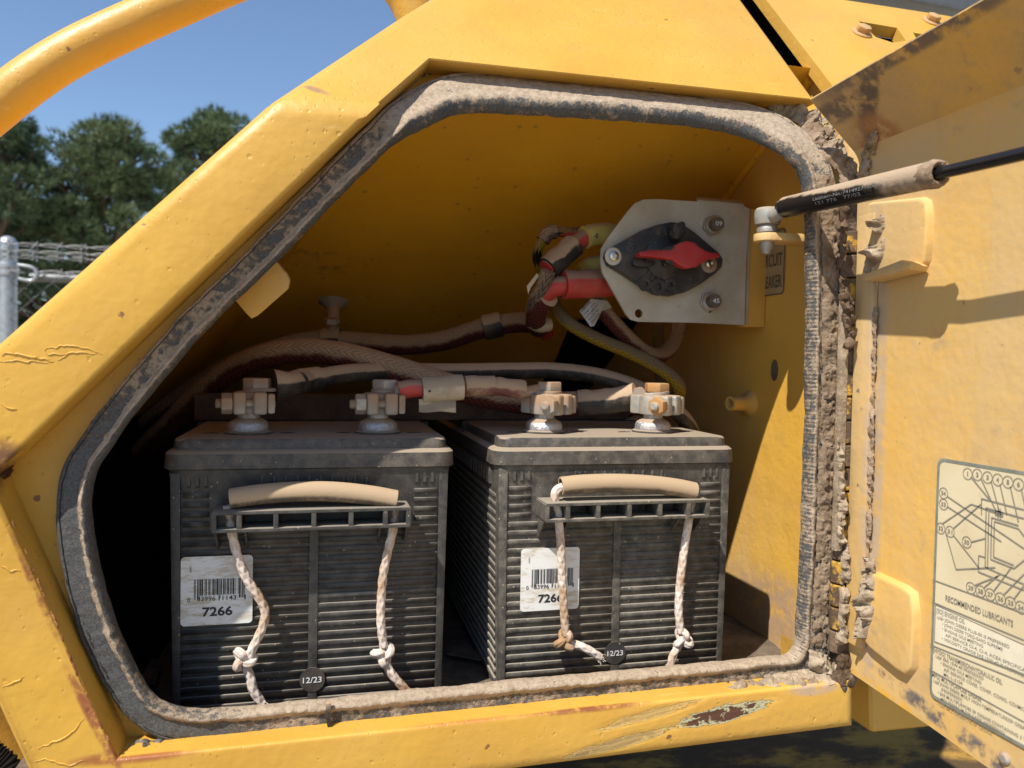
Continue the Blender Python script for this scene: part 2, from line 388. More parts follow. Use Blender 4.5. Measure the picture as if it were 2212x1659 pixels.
M = {}
M['steel_dusty'] = mat_dusty('dusty_steel', (0.30, 0.28, 0.25), 0.5, 0.95, -0.5, 0.4, 0.3, metal=0.35, bump=0.7, allover=0.95, dcol=(0.33, 0.215, 0.13))
M['zinc'] = mat_dusty('zinc', (0.36, 0.36, 0.34), 0.45, 0.8, -0.2, 0.8, 0.3, metal=0.7, bump=0.7, allover=0.75, nsc=120)
M['lead'] = mat_dusty('lead', (0.42, 0.43, 0.46), 0.42, 0.9, 0.3, 0.9, 0.3, metal=0.8, bump=1.0, fine=260, grain=2.2, allover=0.45, nsc=90)
M['rusty_bolt'] = mat_dusty('rusty_bolt', (0.36, 0.19, 0.07), 0.7, 0.8, 0.0, 0.8, 0.3, metal=0.2, allover=0.6, dcol=(0.42, 0.28, 0.14))
M['plastic'] = mat_dusty('black_plastic', (0.026, 0.026, 0.026), 0.42, 0.80, 0.30, 0.9, 0.75, bump=0.35, allover=0.27, dcol=(0.27, 0.235, 0.19), nsc=110, namp=0.5)
M['plastic_dusty'] = mat_dusty('dusty_plastic', (0.032, 0.031, 0.029), 0.5, 0.88, 0.3, 0.9, 0.85, bump=0.35, allover=0.52, dcol=(0.29, 0.25, 0.195), nsc=110, namp=0.5)
M['plastic_lid'] = mat_dusty('lid_plastic', (0.034, 0.033, 0.032), 0.45, 0.97, 0.5, 0.9, 0.5, bump=0.3, allover=0.42, dcol=(0.29, 0.235, 0.175), nsc=110, namp=0.4)
M['grip'] = mat_dusty('grip_rubber', (0.07, 0.055, 0.04), 0.6, 0.96, -1.0, 0.15, 0.3, bump=0.6, allover=0.8, dcol=(0.41, 0.30, 0.19))
M['rubber'] = mat_dusty('seal_rubber', (0.085, 0.088, 0.092), 0.6, 0.93, -0.3, 0.6, 0.3, bump=0.5, fine=420, allover=0.85, dcol=(0.42, 0.33, 0.235), grain=0.8)
M['black_hose'] = mat_dusty('black_hose', (0.014, 0.014, 0.014), 0.5, 0.97, -0.15, 0.4, 0.2, allover=0.25, dcol=(0.41, 0.295, 0.195))
M['boot_red'] = mat_dusty('red_boot', (0.36, 0.035, 0.03), 0.5, 0.93, -0.1, 0.75, 0.2, allover=0.25, dcol=(0.28, 0.2, 0.14))
M['boot_dust'] = mat_dusty('dusty_boot', (0.12, 0.04, 0.035), 0.6, 0.97, -0.6, 0.2, 0.2, allover=0.9, dcol=(0.38, 0.27, 0.18))
def mat_seal():
    a = N('seal_rubber'); n0 = a.noise(42, 4, 0.6); n2 = a.noise(210, 5, 0.7); n3 = a.noise(620, 3, 0.65)
    sx = a.n('ShaderNodeSeparateXYZ'); a.l(a.UV, sx.inputs[0]); v = sx.outputs[1]        # 0 at the inner edge, 1 at the outer
    ridge = a.math('MULTIPLY', a.ramp(v, 0.10, 0.20), a.ramp(v, 0.40, 0.27)); inner = a.ramp(v, 0.13, 0.05)
    u = a.math('ADD', a.math('MULTIPLY', a.up(-0.4, 0.9), 0.45), a.math('ADD', a.math('MULTIPLY', a.math('SUBTRACT', n0, 0.5), 0.7), a.math('MULTIPLY', a.math('SUBTRACT', n2, 0.5), 1.5)))
    u = a.math('SUBTRACT', a.math('ADD', u, a.math('MULTIPLY', ridge, 0.48)), a.math('MULTIPLY', inner, 0.02))
    u = a.math('SUBTRACT', u, a.math('MULTIPLY', a.spot(PY(190, 1330, YS), (0.35, 0, -1), 0.24, 0.10, 0.2), 0.34)); k = a.ramp(u, -0.06, 0.22); rub = a.mix(a.ramp(n3, 0.35, 0.65), (0.098, 0.099, 0.098), (0.055, 0.056, 0.056))
    c = a.mix(a.math('MULTIPLY', k, 0.93), rub, a.mix(a.ramp(n2, 0.35, 0.65), (0.45, 0.36, 0.265), (0.31, 0.235, 0.165)))
    nn = a.bump(n3, 0.5, 0.0008); nn = a.bump(a.math('MULTIPLY', n2, k), 0.9, 0.0022, nn)
    return a.set(c, a.math('ADD', 0.62, a.math('MULTIPLY', k, 0.33)), nn, spec=0.3)
M['rubber'] = mat_seal()
M['paper'] = mat_dusty('tag_paper', (0.38, 0.33, 0.24), 0.7, 0.8, -0.4, 0.6, 0.6, allover=0.75, dcol=(0.30, 0.225, 0.15))
M['braid_red'] = mat_braid('braid_red', (0.13, 0.035, 0.028), 0.95)
M['braid_dark'] = mat_braid('braid_dark', (0.10, 0.022, 0.02), 0.9)
M['braid_yellow'] = mat_braid('braid_yellow', (0.42, 0.27, 0.02), 0.92, dcol=(0.20, 0.145, 0.09))
M['braid_stripe'] = mat_braid('braid_stripe', (0.42, 0.29, 0.03), 0.6, pitch=130, hatch=(0.02, 0.02, 0.018))
M['braid_grey'] = mat_braid('braid_grey', (0.17, 0.13, 0.10), 0.7, cols=6, pitch=110)
M['rope'] = None
def mat_rope():
    a = N('rope_fibre')
    nz = a.noise(28, 5, 0.65); c = a.mix(a.ramp(nz, 0.40, 0.66), (0.66, 0.57, 0.50), (0.36, 0.22, 0.12))
    c = a.mix(a.math('MULTIPLY', a.ramp(a.noise(500, 4, 0.7), 0.5, 0.7), 0.5), c, (0.27, 0.17, 0.10))
    sx = a.n('ShaderNodeSeparateXYZ'); a.l(a.UV, sx.inputs[0])
    h = a.math('SINE', a.math('ADD', a.math('MULTIPLY', sx.outputs[0], 120.0), a.math('MULTIPLY', sx.outputs[1], 2600.0)))
    return a.set(c, 0.9, a.bump(h, 0.3, 0.0003), spec=0.2)
M['rope'] = mat_rope()
def mat_label():
    a = N('white_label'); z = a.noise(130, 6, 0.7, stretch=(0.45, 1, 1.6)); f = a.noise(14, 3)
    k = a.math('MULTIPLY', a.ramp(z, 0.46, 0.64), a.ramp(f, 0.25, 0.58)); c = a.mix(a.math('MULTIPLY', k, 0.8), (0.68, 0.68, 0.66), (0.42, 0.33, 0.20))
    return a.set(c, 0.42, a.bump(z, 0.1, 0.0003), spec=0.4)
M['label'] = mat_label()
M['ink'] = mat_flat('black_ink', (0.018, 0.018, 0.018), 0.6)
M['white_ink'] = mat_flat('white_ink', (0.72, 0.72, 0.70), 0.6)
M['grey_ink'] = mat_flat('grey_ink', (0.26, 0.26, 0.245), 0.6); M['worn_ink'] = mat_flat('worn_ink', (0.10, 0.08, 0.05), 0.7)
M['sticker'] = mat_dusty('round_sticker', (0.03, 0.03, 0.03), 0.4, 0.3, 0.5, 1.0, 0.8, allover=0.22)
def mat_plate():
    a = N('plate_grey'); n0 = a.noise(16, 5, 0.6); n2 = a.noise(180, 5, 0.7); n3 = a.noise(60, 5, 0.7)
    c = a.mix(a.ramp(n0, 0.38, 0.68), (0.50, 0.475, 0.41), (0.39, 0.345, 0.265))
    c = a.mix(a.math('MULTIPLY', a.ramp(n3, 0.60, 0.76), 0.55), c, (0.22, 0.16, 0.10)); c = a.mix(a.math('MULTIPLY', a.ramp(n2, 0.58, 0.7), 0.25), c, (0.25, 0.19, 0.12))
    return a.set(c, 0.6, a.bump(n2, 0.12, 0.0005), spec=0.4)
M['plate'] = mat_plate()
M['switch'] = mat_dusty('switch_plastic', (0.022, 0.024, 0.027), 0.4, 0.7, 0.1, 0.9, 0.35, allover=0.38, dcol=(0.22, 0.165, 0.11))
M['red_key'] = mat_dusty('red_plastic', (0.36, 0.025, 0.028), 0.38, 0.55, 0.3, 1.0, 0.1, allover=0.14, dcol=(0.35, 0.2, 0.14))
M['cap'] = mat_dusty('cap_plastic', (0.09, 0.075, 0.06), 0.6, 0.5, 0.2, 0.9, 0.2, allover=0.3)
M['chrome'] = mat_flat('screw_steel', (0.65, 0.65, 0.63), 0.25, 1.0, 0.2, 0.2, 300)
M['strut'] = None
def mat_strut():
    a = N('strut_paint'); z = a.noise(38, 5, 0.62); f = a.noise(600, 3)
    x = a.n('ShaderNodeSeparateXYZ'); a.l(a.UV, x.inputs[0])
    far = a.math('MULTIPLY', x.outputs[1], 1.0)                       # along the tube, 0 at the eye
    k = a.math('ADD', a.up(-0.2, 0.95), a.math('ADD', a.math('MULTIPLY', a.math('SUBTRACT', z, 0.5), 1.3), a.math('SUBTRACT', far, 0.62)))
    k = a.ramp(k, 0.05, 0.42); c = a.mix(k, (0.014, 0.014, 0.015), (0.37, 0.275, 0.185))
    return a.set(c, a.math('ADD', 0.25, a.math('MULTIPLY', k, 0.7)), a.bump(a.math('MULTIPLY', a.math('ADD', f, z), k), 0.4, 0.0008))
M['strut'] = mat_strut()
M['rod'] = mat_flat('black_rod', (0.012, 0.012, 0.013), 0.22, 0.0, 0.1, 0.05)
M['pale_plastic'] = mat_dusty('pale_plastic', (0.20, 0.20, 0.185), 0.5, 0.85, 0.0, 0.8, 0.3, allover=0.6, dcol=(0.34, 0.28, 0.20))
M['mud'] = mat_mud('dry_mud'); M['mud_dark'] = mat_mud('dark_mud', (0.20, 0.14, 0.095), (0.10, 0.065, 0.042)); M['mud_brown'] = mat_mud('brown_mud', (0.33, 0.245, 0.17), (0.20, 0.14, 0.092)); M['mud_grey'] = mat_mud('pale_mud', (0.46, 0.37, 0.265), (0.26, 0.195, 0.135))
M['mud_and_gap_black'] = mat_mud('grit_and_gap_black', (0.30, 0.27, 0.23), (0.035, 0.032, 0.028), 3.0)
M['rust'] = mat_mud('rust', (0.17, 0.085, 0.04), (0.075, 0.038, 0.022), 2.0)
M['rust_paint'] = mat_mud('rusty_edge', (0.50, 0.25, 0.09), (0.26, 0.09, 0.04), 2.0)
def mat_hinge():
    a = N('worn_hinge'); z = a.noise(90, 5, 0.65); f = a.noise(400, 4, 0.7)
    c = a.mix(a.ramp(z, 0.40, 0.52), (0.52, 0.30, 0.045), (0.105, 0.07, 0.045)); c = a.mix(a.math('MULTIPLY', a.ramp(f, 0.5, 0.7), 0.6), c, (0.05, 0.033, 0.022))
    return a.set(c, 0.9, a.bump(f, 0.8, 0.0012), spec=0.2)
M['hinge'] = mat_hinge()
M['hold_bar'] = mat_dusty('brown_steel', (0.05, 0.03, 0.022), 0.75, 0.75, 0.1, 0.8, 0.35, allover=0.45, dcol=(0.17, 0.115, 0.075))
M['dark'] = mat_flat('dark_steel_and_shade', (0.012, 0.011, 0.010), 0.9, spec=0.1)  # steel, and the shade coloured into the backings and lower left wall
M['floor_dirt'] = mat_mud('floor_dirt', (0.20, 0.155, 0.115), (0.13, 0.10, 0.075))
M['galv'] = mat_flat('galvanised', (0.42, 0.44, 0.45), 0.42, 0.6, 0.25, 0.2, 40)
M['wire'] = mat_flat('fence_wire', (0.20, 0.205, 0.21), 0.5, 0.5, 0.2, 0.1, 40)
M['cab'] = mat_flat('grey_cab_paint', (0.115, 0.125, 0.135), 0.5, 0.0, 0.25, 0.2, 60)
M['bark'] = mat_flat('bark', (0.11, 0.075, 0.05), 0.95, 0.0, 0.4, 0.9, 9)
def mat_needles(name, c0, c1):
    a = N(name); z = a.noise(1.1, 4); c = a.mix(a.ramp(z, 0.35, 0.65), c0, c1)
    a.p.inputs['Transmission Weight'].default_value = 0.0
    return a.set(c, 0.75, None, spec=0.25)
M['needles'] = mat_needles('pine_needles', (0.065, 0.108, 0.050), (0.135, 0.175, 0.078))
M['needles_dark'] = mat_needles('dark_needles', (0.045, 0.080, 0.040), (0.080, 0.115, 0.050))
def mat_ground():
    a = N('gravel_ground'); n0 = a.noise(0.8, 6, 0.6); n2 = a.noise(30, 5, 0.7)
    c = a.mix(a.ramp(n0, 0.35, 0.65), (0.42, 0.365, 0.29), (0.33, 0.285, 0.22)); c = a.mix(a.math('MULTIPLY', a.ramp(n2, 0.5, 0.7), 0.5), c, (0.25, 0.21, 0.165))
    return a.set(c, 0.95, a.bump(n2, 0.8, 0.02), spec=0.1)
M['ground'] = mat_ground()
def mat_decal():
    a = N('cream_decal'); z = a.noise(60, 6, 0.65); f = a.noise(12, 4)
    c = a.mix(a.math('MULTIPLY', a.ramp(f, 0.4, 0.65), 0.5), (0.66, 0.57, 0.38), (0.54, 0.43, 0.25)); c = a.mix(a.math('MULTIPLY', a.ramp(z, 0.60, 0.75), 0.45), c, (0.42, 0.27, 0.11))
    return a.set(c, 0.5, a.bump(z, 0.1, 0.0003))
M['decal'] = mat_decal()
M['decal_pale'] = mat_flat('pale_patch', (0.72, 0.66, 0.50), 0.5, 0.0, 0.12, 0.1, 60)
M['decal_ink'] = mat_flat('decal_ink', (0.24, 0.22, 0.18), 0.6)
M['decal_border'] = mat_flat('decal_border', (0.22, 0.235, 0.19), 0.6, 0.0, 0.3)
M['warn'] = mat_dusty('dull_sticker', (0.30, 0.215, 0.11), 0.6, 0.5, 0.3, 1.0, 0.1, allover=0.5, dcol=(0.36, 0.25, 0.12))
def mat_grimy():
    a = N('grimy_yellow'); z = a.noise(14, 6, 0.7, stretch=(0.5, 1, 1.4)); k = a.ramp(z, 0.40, 0.56)
    c = a.mix(k, (0.36, 0.21, 0.05), (0.095, 0.062, 0.034)); return a.set(c, 0.85, a.bump(z, 0.5, 0.006), spec=0.05)
M['grimy'] = mat_grimy()
# ------------------------------------------------------------------ ground
b = B(); b.add([(-400, -300, ZG), (400, -300, ZG), (400, 600, ZG), (-400, 600, ZG)], [(0, 1, 2, 3)])
g = b.done('ground', M['ground']); tag(g, kind='structure')

def PD(x, y, d): return ray(x, y)*d
# ------------------------------------------------------------------ the excavator
EX = empty('excavator', (0.1, 1.0, ZG), 'yellow excavator with its side battery compartment standing open', 'excavator')
def pc(x, y): return PB(x, y, YP)
sc1 = pc(1560, 1545); sc1e = pc(1725, 1500); sc2 = pc(1330, 1608); sc2e = pc(1500, 1560)
edge_d = (PY(1700, 1480, YP) - PY(600, 1595, YP)).normalized()
wear = [((sc1 + Vector((0, 0, 0.001))), sc1e - pc(1440, 1565), 0.062, 0.011, 1.0), (sc2, sc2e - sc2, 0.068, 0.007, 0.35), (pc(1400, 1545), pc(1600, 1490) - pc(1400, 1545), 0.06, 0.006, 0.25)]
stains = [(pc(-20, 1010), (0, 0, 1), 0.022, 0.03, (0.16, 0.07, 0.03), 0.9), (pc(1000, 1552), edge_d, 0.10, 0.0055, (0.33, 0.115, 0.04), 0.95), (pc(1270, 1528), edge_d, 0.07, 0.005, (0.20, 0.06, 0.025), 0.9),
          (pc(300, 1632), edge_d, 0.05, 0.006, (0.30, 0.10, 0.03), 0.9), (pc(205, 1560), pc(150, 1450) - pc(250, 1640), 0.05, 0.0045, (0.26, 0.085, 0.03), 0.9), (pc(680, 193), pc(720, 205) - pc(650, 180), 0.014, 0.004, (0.33, 0.19, 0.09), 0.9),
          (pc(70, 1250), pc(20, 1120) - pc(120, 1360), 0.05, 0.004, (0.26, 0.085, 0.03), 0.7), (pc(1755, 1490), (1, 0, 0), 0.03, 0.006, (0.42, 0.30, 0.20), 0.9)]
M['paint'] = mat_paint('yellow_paint', dustup=0.0, stain=stains, wear=wear)
M['paint_hood'] = mat_paint('yellow_hood_paint', pits=0.6, chips=0.55)
M['paint_rail'] = mat_paint('yellow_tube_paint', pits=0.9, chips=0.9)
M['paint_in'] = mat_paint('inner_paint', dust=0.05, pits=0.4, chips=0.4, base=(0.80, 0.42, 0.018), spots=0.4, streak=0.1, stain=[(Vector((0.235, 0.78, 0.18)), (1, 0.3, -0.5), 0.03, 0.015, (0.10, 0.06, 0.03), 0.5), (Vector((-0.02, 0.95, 0.09)), (1, 0, 0), 0.12, 0.05, (0.40, 0.22, 0.05), 0.3)])
M['paint_wall'] = mat_paint('wall_paint', dust=0.62, dcol=(0.58, 0.43, 0.245), dustup=0.2, pits=0.6, chips=0.3, base=(0.68, 0.385, 0.055), stain=[(Vector((XW, 0.66, -0.25)), (0, 1, 0), 0.2, 0.05, (0.46, 0.30, 0.17), 0.9), (Vector((XW, 0.62, -0.09)), (0, 0, 1), 0.2, 0.03, (0.45, 0.36, 0.24), 0.35)])
def dpl(x, y): return PX(x, y, XH)
M['paint_door'] = mat_paint('door_paint', dust=0.90, dcol=(0.53, 0.375, 0.185), streak=0.70, pits=0.35, chips=0.25, base=(0.70, 0.40, 0.06), spots=1.0,
    stain=[(dpl(2040, 1560), dpl(2150, 1640) - dpl(1900, 1450), 0.11, 0.008, (0.13, 0.11, 0.10), 0.55), (dpl(1890, 1000), (0, 0, 1), 0.3, 0.012, (0.46, 0.34, 0.22), 0.8), (dpl(2000, 1585), dpl(2150, 1640) - dpl(1900, 1450), 0.15, 0.012, (0.66, 0.35, 0.03), 0.6)])
UPL = (Vector((XH, 0, ZC)), Vector((1, 0, TT)))
def dup_(x, y): return PP(x, y, *UPL)
M['paint_flap'] = mat_paint('door_fold_paint', dust=0.75, dcol=(0.40, 0.275, 0.145), streak=0.6, pits=0.5, chips=0.3, base=(0.68, 0.385, 0.05), spots=0.6,
    stain=[(dup_(1875, 210), dup_(1878, 160) - dup_(1868, 330), 0.055, 0.011, (0.10, 0.075, 0.055), 0.9), (dup_(1960, 105), dup_(2100, 18) - dup_(1800, 190), 0.13, 0.008, (0.17, 0.12, 0.08), 0.85), (dup_(1815, 235), (0, 1, 0), 0.05, 0.014, (0.14, 0.10, 0.07), 0.6), (dup_(1900, 300), (0, 1, 0), 0.03, 0.03, (0.35, 0.16, 0.06), 0.6)])

# outer skin with the hexagonal opening: band, lower corner, rail and leaning upper part
H1 = pc(930, 127); H2 = pc(1772, 217); H3 = pc(1852, 1468); H4 = pc(252, 1642); H5 = pc(-25, 1035)
H6 = Vector((pc(806, 243).x, YP, ZC)); S6 = Vector((pc(583, 206).x, YP, ZC))
O1 = pc(-230, 935); O3 = pc(-105, 1335); B1 = pc(110, 1800); B2 = pc(1852, 1577); T1 = pc(880, 20); T1b = pc(1230, -190); T2 = pc(1388, -300)
ring = [S6, O1, O3, B1, B2, H3, H4, H5, H6, H1, H2, T2, T1b, T1]
nm = ['S6', 'O1', 'O3', 'B1', 'B2', 'H3', 'H4', 'H5', 'H6', 'H1', 'H2', 'T2', 'T1b', 'T1']
b = B(); bm = b.b
V = {k: bm.verts.new(v) for k, v in zip(nm, ring)}
for f in (('S6', 'H6', 'H5', 'O1'), ('O1', 'H5', 'H4', 'B1', 'O3'), ('B1', 'H4', 'H3', 'B2'), ('S6', 'T1', 'H1', 'H6'), ('T1', 'T1b', 'T2', 'H2', 'H1')):
    bm.faces.new([V[k] for k in f]).smooth = True
bmesh.ops.recalc_face_normals(bm, faces=bm.faces[:])
def edge(a, c): return next(e for e in V[a].link_edges if e.other_vert(V[a]) == V[c])
lipE = [edge(*p) for p in (('H1', 'H6'), ('H6', 'H5'), ('H5', 'H4'), ('H4', 'H3'), ('H1', 'H2'))]
rimE = [edge(*p) for p in (('S6', 'O1'), ('O1', 'O3'), ('O3', 'B1'), ('B1', 'B2'), ('B2', 'H3'), ('S6', 'T1'), ('T1', 'T1b'), ('T1b', 'T2'), ('T2', 'H2'))]
creaseE = [edge('S6', 'H6')]
def pull(es, d):
    r_ = bmesh.ops.extrude_edge_only(bm, edges=es); bmesh.ops.translate(bm, verts=[x for x in r_['geom'] if isinstance(x, bmesh.types.BMVert)], vec=d)
pull(lipE, Vector((0, 0.034, 0)))
pull(rimE, Vector((0, 0.11, 0)))
bmesh.ops.bevel(bm, geom=[e for e in rimE + creaseE if e.is_valid], offset=0.011, segments=5, profile=0.5, affect='EDGES', clamp_overlap=True)
lip2 = [e for e in bm.edges if e.is_valid and len(e.link_faces) == 2 and e.calc_face_angle(0) > 0.6 and all(min((v.co - p).length for p in (H1, H2, H3, H4, H5, H6)) < 1e9 for v in e.verts)]
lip2 = [e for e in lip2 if any(abs((e.verts[0].co - a).cross(e.verts[1].co - a).length) < 1e-5 and abs(((e.verts[0].co + e.verts[1].co)/2 - a).cross((c - a).normalized()).length) < 0.002 for a, c in ((H1, H6), (H6, H5), (H5, H4), (H4, H3), (H1, H2)))]
if lip2: bmesh.ops.bevel(bm, geom=lip2, offset=0.0032, segments=3, profile=0.5, affect='EDGES', clamp_overlap=True)
o = b.done('body_panel', M['paint'], EX, smooth=40)
body = o
# lower left: the next panel of the machine behind the corner, and a ribbed hose
b = B(); b.prism([PY(-140, 1500, YP + 0.07), PY(70, 1700, YP + 0.07), PY(60, 1900, YP + 0.07), PY(-260, 1900, YP + 0.07), PY(-260, 1500, YP + 0.07)], (0, 0.05, 0), 0.006); b.done('side_panel', M['paint_hood'], EX)
b = B(); hp = smooth_path([PY(-70, 1580, YP + 0.045), PY(-4, 1630, YP + 0.05), PY(24, 1660, YP + 0.05), PY(50, 1760, YP + 0.05)], 40)
b.tube(hp, 0.006, 14, disp=lambda u, L, t: 0.0007*math.sin(L*2200)); b.done('ribbed_hose', M['dark'], EX)

# flange behind the opening, the seal on it
seal_in = [(1010,232),(1150,236),(1300,245),(1500,262),(1620,288),(1700,330),(1738,395),(1746,520),(1746,800),(1738,1100),(1728,1300),(1716,1405),(1640,1424),(1300,1456),(1000,1484),(700,1514),(480,1534),(385,1532),(318,1490),(255,1360),(212,1220),(195,1097),(208,1018),(243,962),(313,868),(440,718),(600,563),(740,418),(862,302),(930,258)]
seal_out = [(1000,158),(1150,168),(1300,182),(1500,206),(1640,232),(1745,290),(1800,372),(1810,520),(1808,800),(1800,1100),(1792,1300),(1783,1440),(1660,1474),(1300,1518),(1000,1552),(700,1580),(470,1604),(350,1597),(262,1535),(182,1400),(135,1240),(120,1100),(135,1010),(168,950),(243,851),(379,691),(525,548),(665,402),(800,264),(885,195)]
YSE = YS - 0.006
pin = smooth_path([PB(x, y, YSE) for x, y in seal_in], 8, True); pout = smooth_path([PB(x, y, YSE) for x, y in seal_out], 8, True)
cen = [(a + c)/2 for a, c in zip(pin, pout)]; wid = [(c - a)/2 for a, c in zip(pin, pout)]
cen_s = []; wid_s = []
for i in range(len(cen)):
    c2 = cen[(i + 1) % len(cen)]; w2 = wid[(i + 1) % len(cen)]; k = max(1, int((c2 - cen[i]).length/0.0011))
    for j in range(k): cen_s.append(cen[i].lerp(c2, j/k)); wid_s.append(wid[i].lerp(w2, j/k))
def nrm_at(p):
    t = min(1.0, max(0.0, (p.z - ZC + 0.012)/0.024)); a = math.atan(TT)*t; return Vector((0, -math.cos(a), math.sin(a)))
prof = [(-0.96,-0.006),(-1.0,-0.0035),(-0.99,-0.0005),(-0.92,0.0032),(-0.82,0.0052),(-0.70,0.0060),(-0.58,0.0056),(-0.47,0.0042),(-0.38,0.0030),(-0.2,0.0030),(0.1,0.0032),(0.4,0.0032),(0.62,0.0030),(0.67,0.0016),(0.72,0.0029),(0.86,0.0024),(0.96,0.0004),(1.0,-0.0035),(1.0,-0.009)]
b = B(); vs = []; uv = []; L = 0; nS = len(cen_s)
for i, (c, w) in enumerate(zip(cen_s, wid_s)):
    n_ = nrm_at(c); L += (c - cen_s[i - 1]).length if i else 0
    right = 1.0 if (c.x > 0.30 and c.z < ZC - 0.02) else (0.4 if (c.z > ZC + 0.01 and c.x > 0.05) else 0.0)
    for k, (a_, d_) in enumerate(prof):
        rg = 0.0
        if right and k in (0, 1, 2, 3, 4, 5, 6, 7): rg = 0.00026*right*math.sin(L*2*math.pi/0.0033)
        q = c + w*a_ + n_*d_
        nz = 0.0005*fbm(q, 220, 4) + 0.0008*fbm(q, 30, 3)
        crust = max(0, fbm(q + Vector((3, 1, 2)), 70, 3))*0.0016 if 3 <= k <= 8 else 0
        uv.append((L, (a_ + 1.02)/2.02)); vs.append(q + n_*(rg + nz + crust) + w.normalized()*(fbm(q, 60, 3)*0.0006 - rg*0.8))
np_ = len(prof)
b.add(vs, [(i*np_ + k, i*np_ + k + 1, ((i + 1) % nS)*np_ + k + 1, ((i + 1) % nS)*np_ + k) for i in range(nS) for k in range(np_ - 1)], uv)
seal = b.done('door_seal', M['rubber'], EX, smooth=60); tag(seal, 'dusty black rubber seal around the opening')
# flange sheet: hexagon outside, seal line inside
fo = [pc(900, 92), pc(1800, 192), Vector((0.440, 0, ZC)), Vector((0.438, 0, pc(1852, 1468).z - 0.006)), pc(240, 1662), pc(-50, 1037)]
fo = [Vector((p.x, 0, p.z)) for p in fo]; fin = [Vector((p.x, 0, p.z)) for p in cen_s[::10]]
fo2 = []
for i, p in enumerate(fo):
    q = fo[(i + 1) % len(fo)]; k = max(1, int((q - p).length/0.02)); fo2 += [p.lerp(q, j/k) for j in range(k)]
tri = geometry.tessellate_polygon([[Vector((p.x, p.z, 0)) for p in fo2], [Vector((p.x, p.z, 0)) for p in fin]])
b = B(); allp = fo2 + fin; b.add([Vector((p.x, bend(p.x, p.z, YS + 0.002), p.z)) for p in allp], tri)
b.done('opening_flange', M['paint'], EX, smooth=50)
# stiffening rib seen beside the seal at the lower left
b = B(); b.prism([PY(100, 1290, YS), PY(128, 1290, YS), PY(272, 1605, YS), PY(240, 1612, YS)], (0, -0.013, 0), 0.002); b.done('corner_rib', M['paint'], EX)

# compartment: sloping ceiling, walls, floor, dark recess behind
def zceil(y): return 0.2394 - 0.526*(y - 0.7285)
b = B(); yA, yB_ = 0.652, 1.30
def cl(x, y): 
    d = ray(x, y); n_ = Vector((0, 0.526, 1)); return d*((0.2394 + 0.526*0.7285)/d.dot(n_))
n1_, n2_, n3_, n4_ = cl(1236, 690), cl(1190, 800), cl(1475, 690), cl(1475, 800)
# the sloping left side follows the sloping edge of the opening, pushed straight back
Lq = [H1 + Vector((-0.012, 0, 0.014)), H6 + Vector((-0.014, 0, 0.010)), H5 + Vector((-0.018, 0, 0.004)), pc(235, 1660) + Vector((-0.012, 0, -0.02))]
def xl(z):
    for p, q in ((Lq[0], Lq[1]), (Lq[1], Lq[2])):
        if q.z <= z <= p.z: return p.x + (q.x - p.x)*(p.z - z)/(p.z - q.z)
    return Lq[0].x if z > Lq[0].z else Lq[2].x
ys_ = [yA + (yB_ - yA)*i/24 for i in range(25)]
rightp = [(XW, yA), (XW, n3_.y), (n1_.x, n1_.y), (n2_.x, n2_.y), (n2_.x - 0.01, yB_)]
v_ = [Vector((x, y, zceil(y))) for x, y in rightp] + [Vector((xl(zceil(y)) - 0.001, y, zceil(y))) for y in reversed(ys_)]
b.add(v_, [tuple(range(len(v_)))]); b.done('compartment_ceiling', M['paint_in'], EX)
b = B(); b.add([(XW, YS + 0.002, ZF - 0.002), (XW, 1.45, ZF - 0.002), (XW, 1.45, zceil(1.3)), (XW, 1.30, zceil(1.30) + 0.002), (XW, 0.652, zceil(0.652) + 0.002), (XW, YS + 0.03, 0.21)], [(0, 1, 2, 3, 4, 5)]); wall = b.done('compartment_wall', M['paint_wall'], EX)
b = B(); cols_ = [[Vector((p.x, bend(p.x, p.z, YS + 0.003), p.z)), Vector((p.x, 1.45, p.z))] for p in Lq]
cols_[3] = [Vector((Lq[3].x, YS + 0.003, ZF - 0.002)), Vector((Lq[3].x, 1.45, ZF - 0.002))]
for i in range(3): b.mi = 1 if i == 2 else 0; b.add([cols_[i][0], cols_[i][1], cols_[i + 1][1], cols_[i + 1][0]], [(0, 1, 2, 3)])  # lowest left segment coloured black for the unlit corner
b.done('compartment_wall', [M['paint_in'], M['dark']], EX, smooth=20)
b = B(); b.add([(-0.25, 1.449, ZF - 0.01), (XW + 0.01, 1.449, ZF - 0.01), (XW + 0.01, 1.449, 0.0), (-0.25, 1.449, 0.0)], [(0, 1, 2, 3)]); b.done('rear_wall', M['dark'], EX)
b = B(); up3 = Vector((0, 0.526, 1)).normalized()   # added dark box, shuts out sky light behind the cut-out of the slope
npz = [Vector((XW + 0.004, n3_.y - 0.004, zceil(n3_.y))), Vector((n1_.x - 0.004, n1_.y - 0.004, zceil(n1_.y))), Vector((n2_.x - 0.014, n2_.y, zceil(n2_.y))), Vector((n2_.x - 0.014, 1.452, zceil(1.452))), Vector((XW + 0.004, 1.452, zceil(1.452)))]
k = len(npz); b.add([p + up3*0.0008 for p in npz] + [p + up3*0.09 for p in npz], [(i, (i + 1) % k, (i + 1) % k + k, i + k) for i in range(k)] + [tuple(range(k, 2*k))]); b.done('cutout_shade_box', M['dark'], EX, smooth=0)
b = B(); nx, ny = 50, 50
vs = [Vector((-0.20 + (XW + 0.20)*i/nx, YS + 0.004 + (1.45 - YS)*j/ny, ZF + 0.0025*fbm((i*0.1, j*0.15, 0), 3))) for j in range(ny + 1) for i in range(nx + 1)]
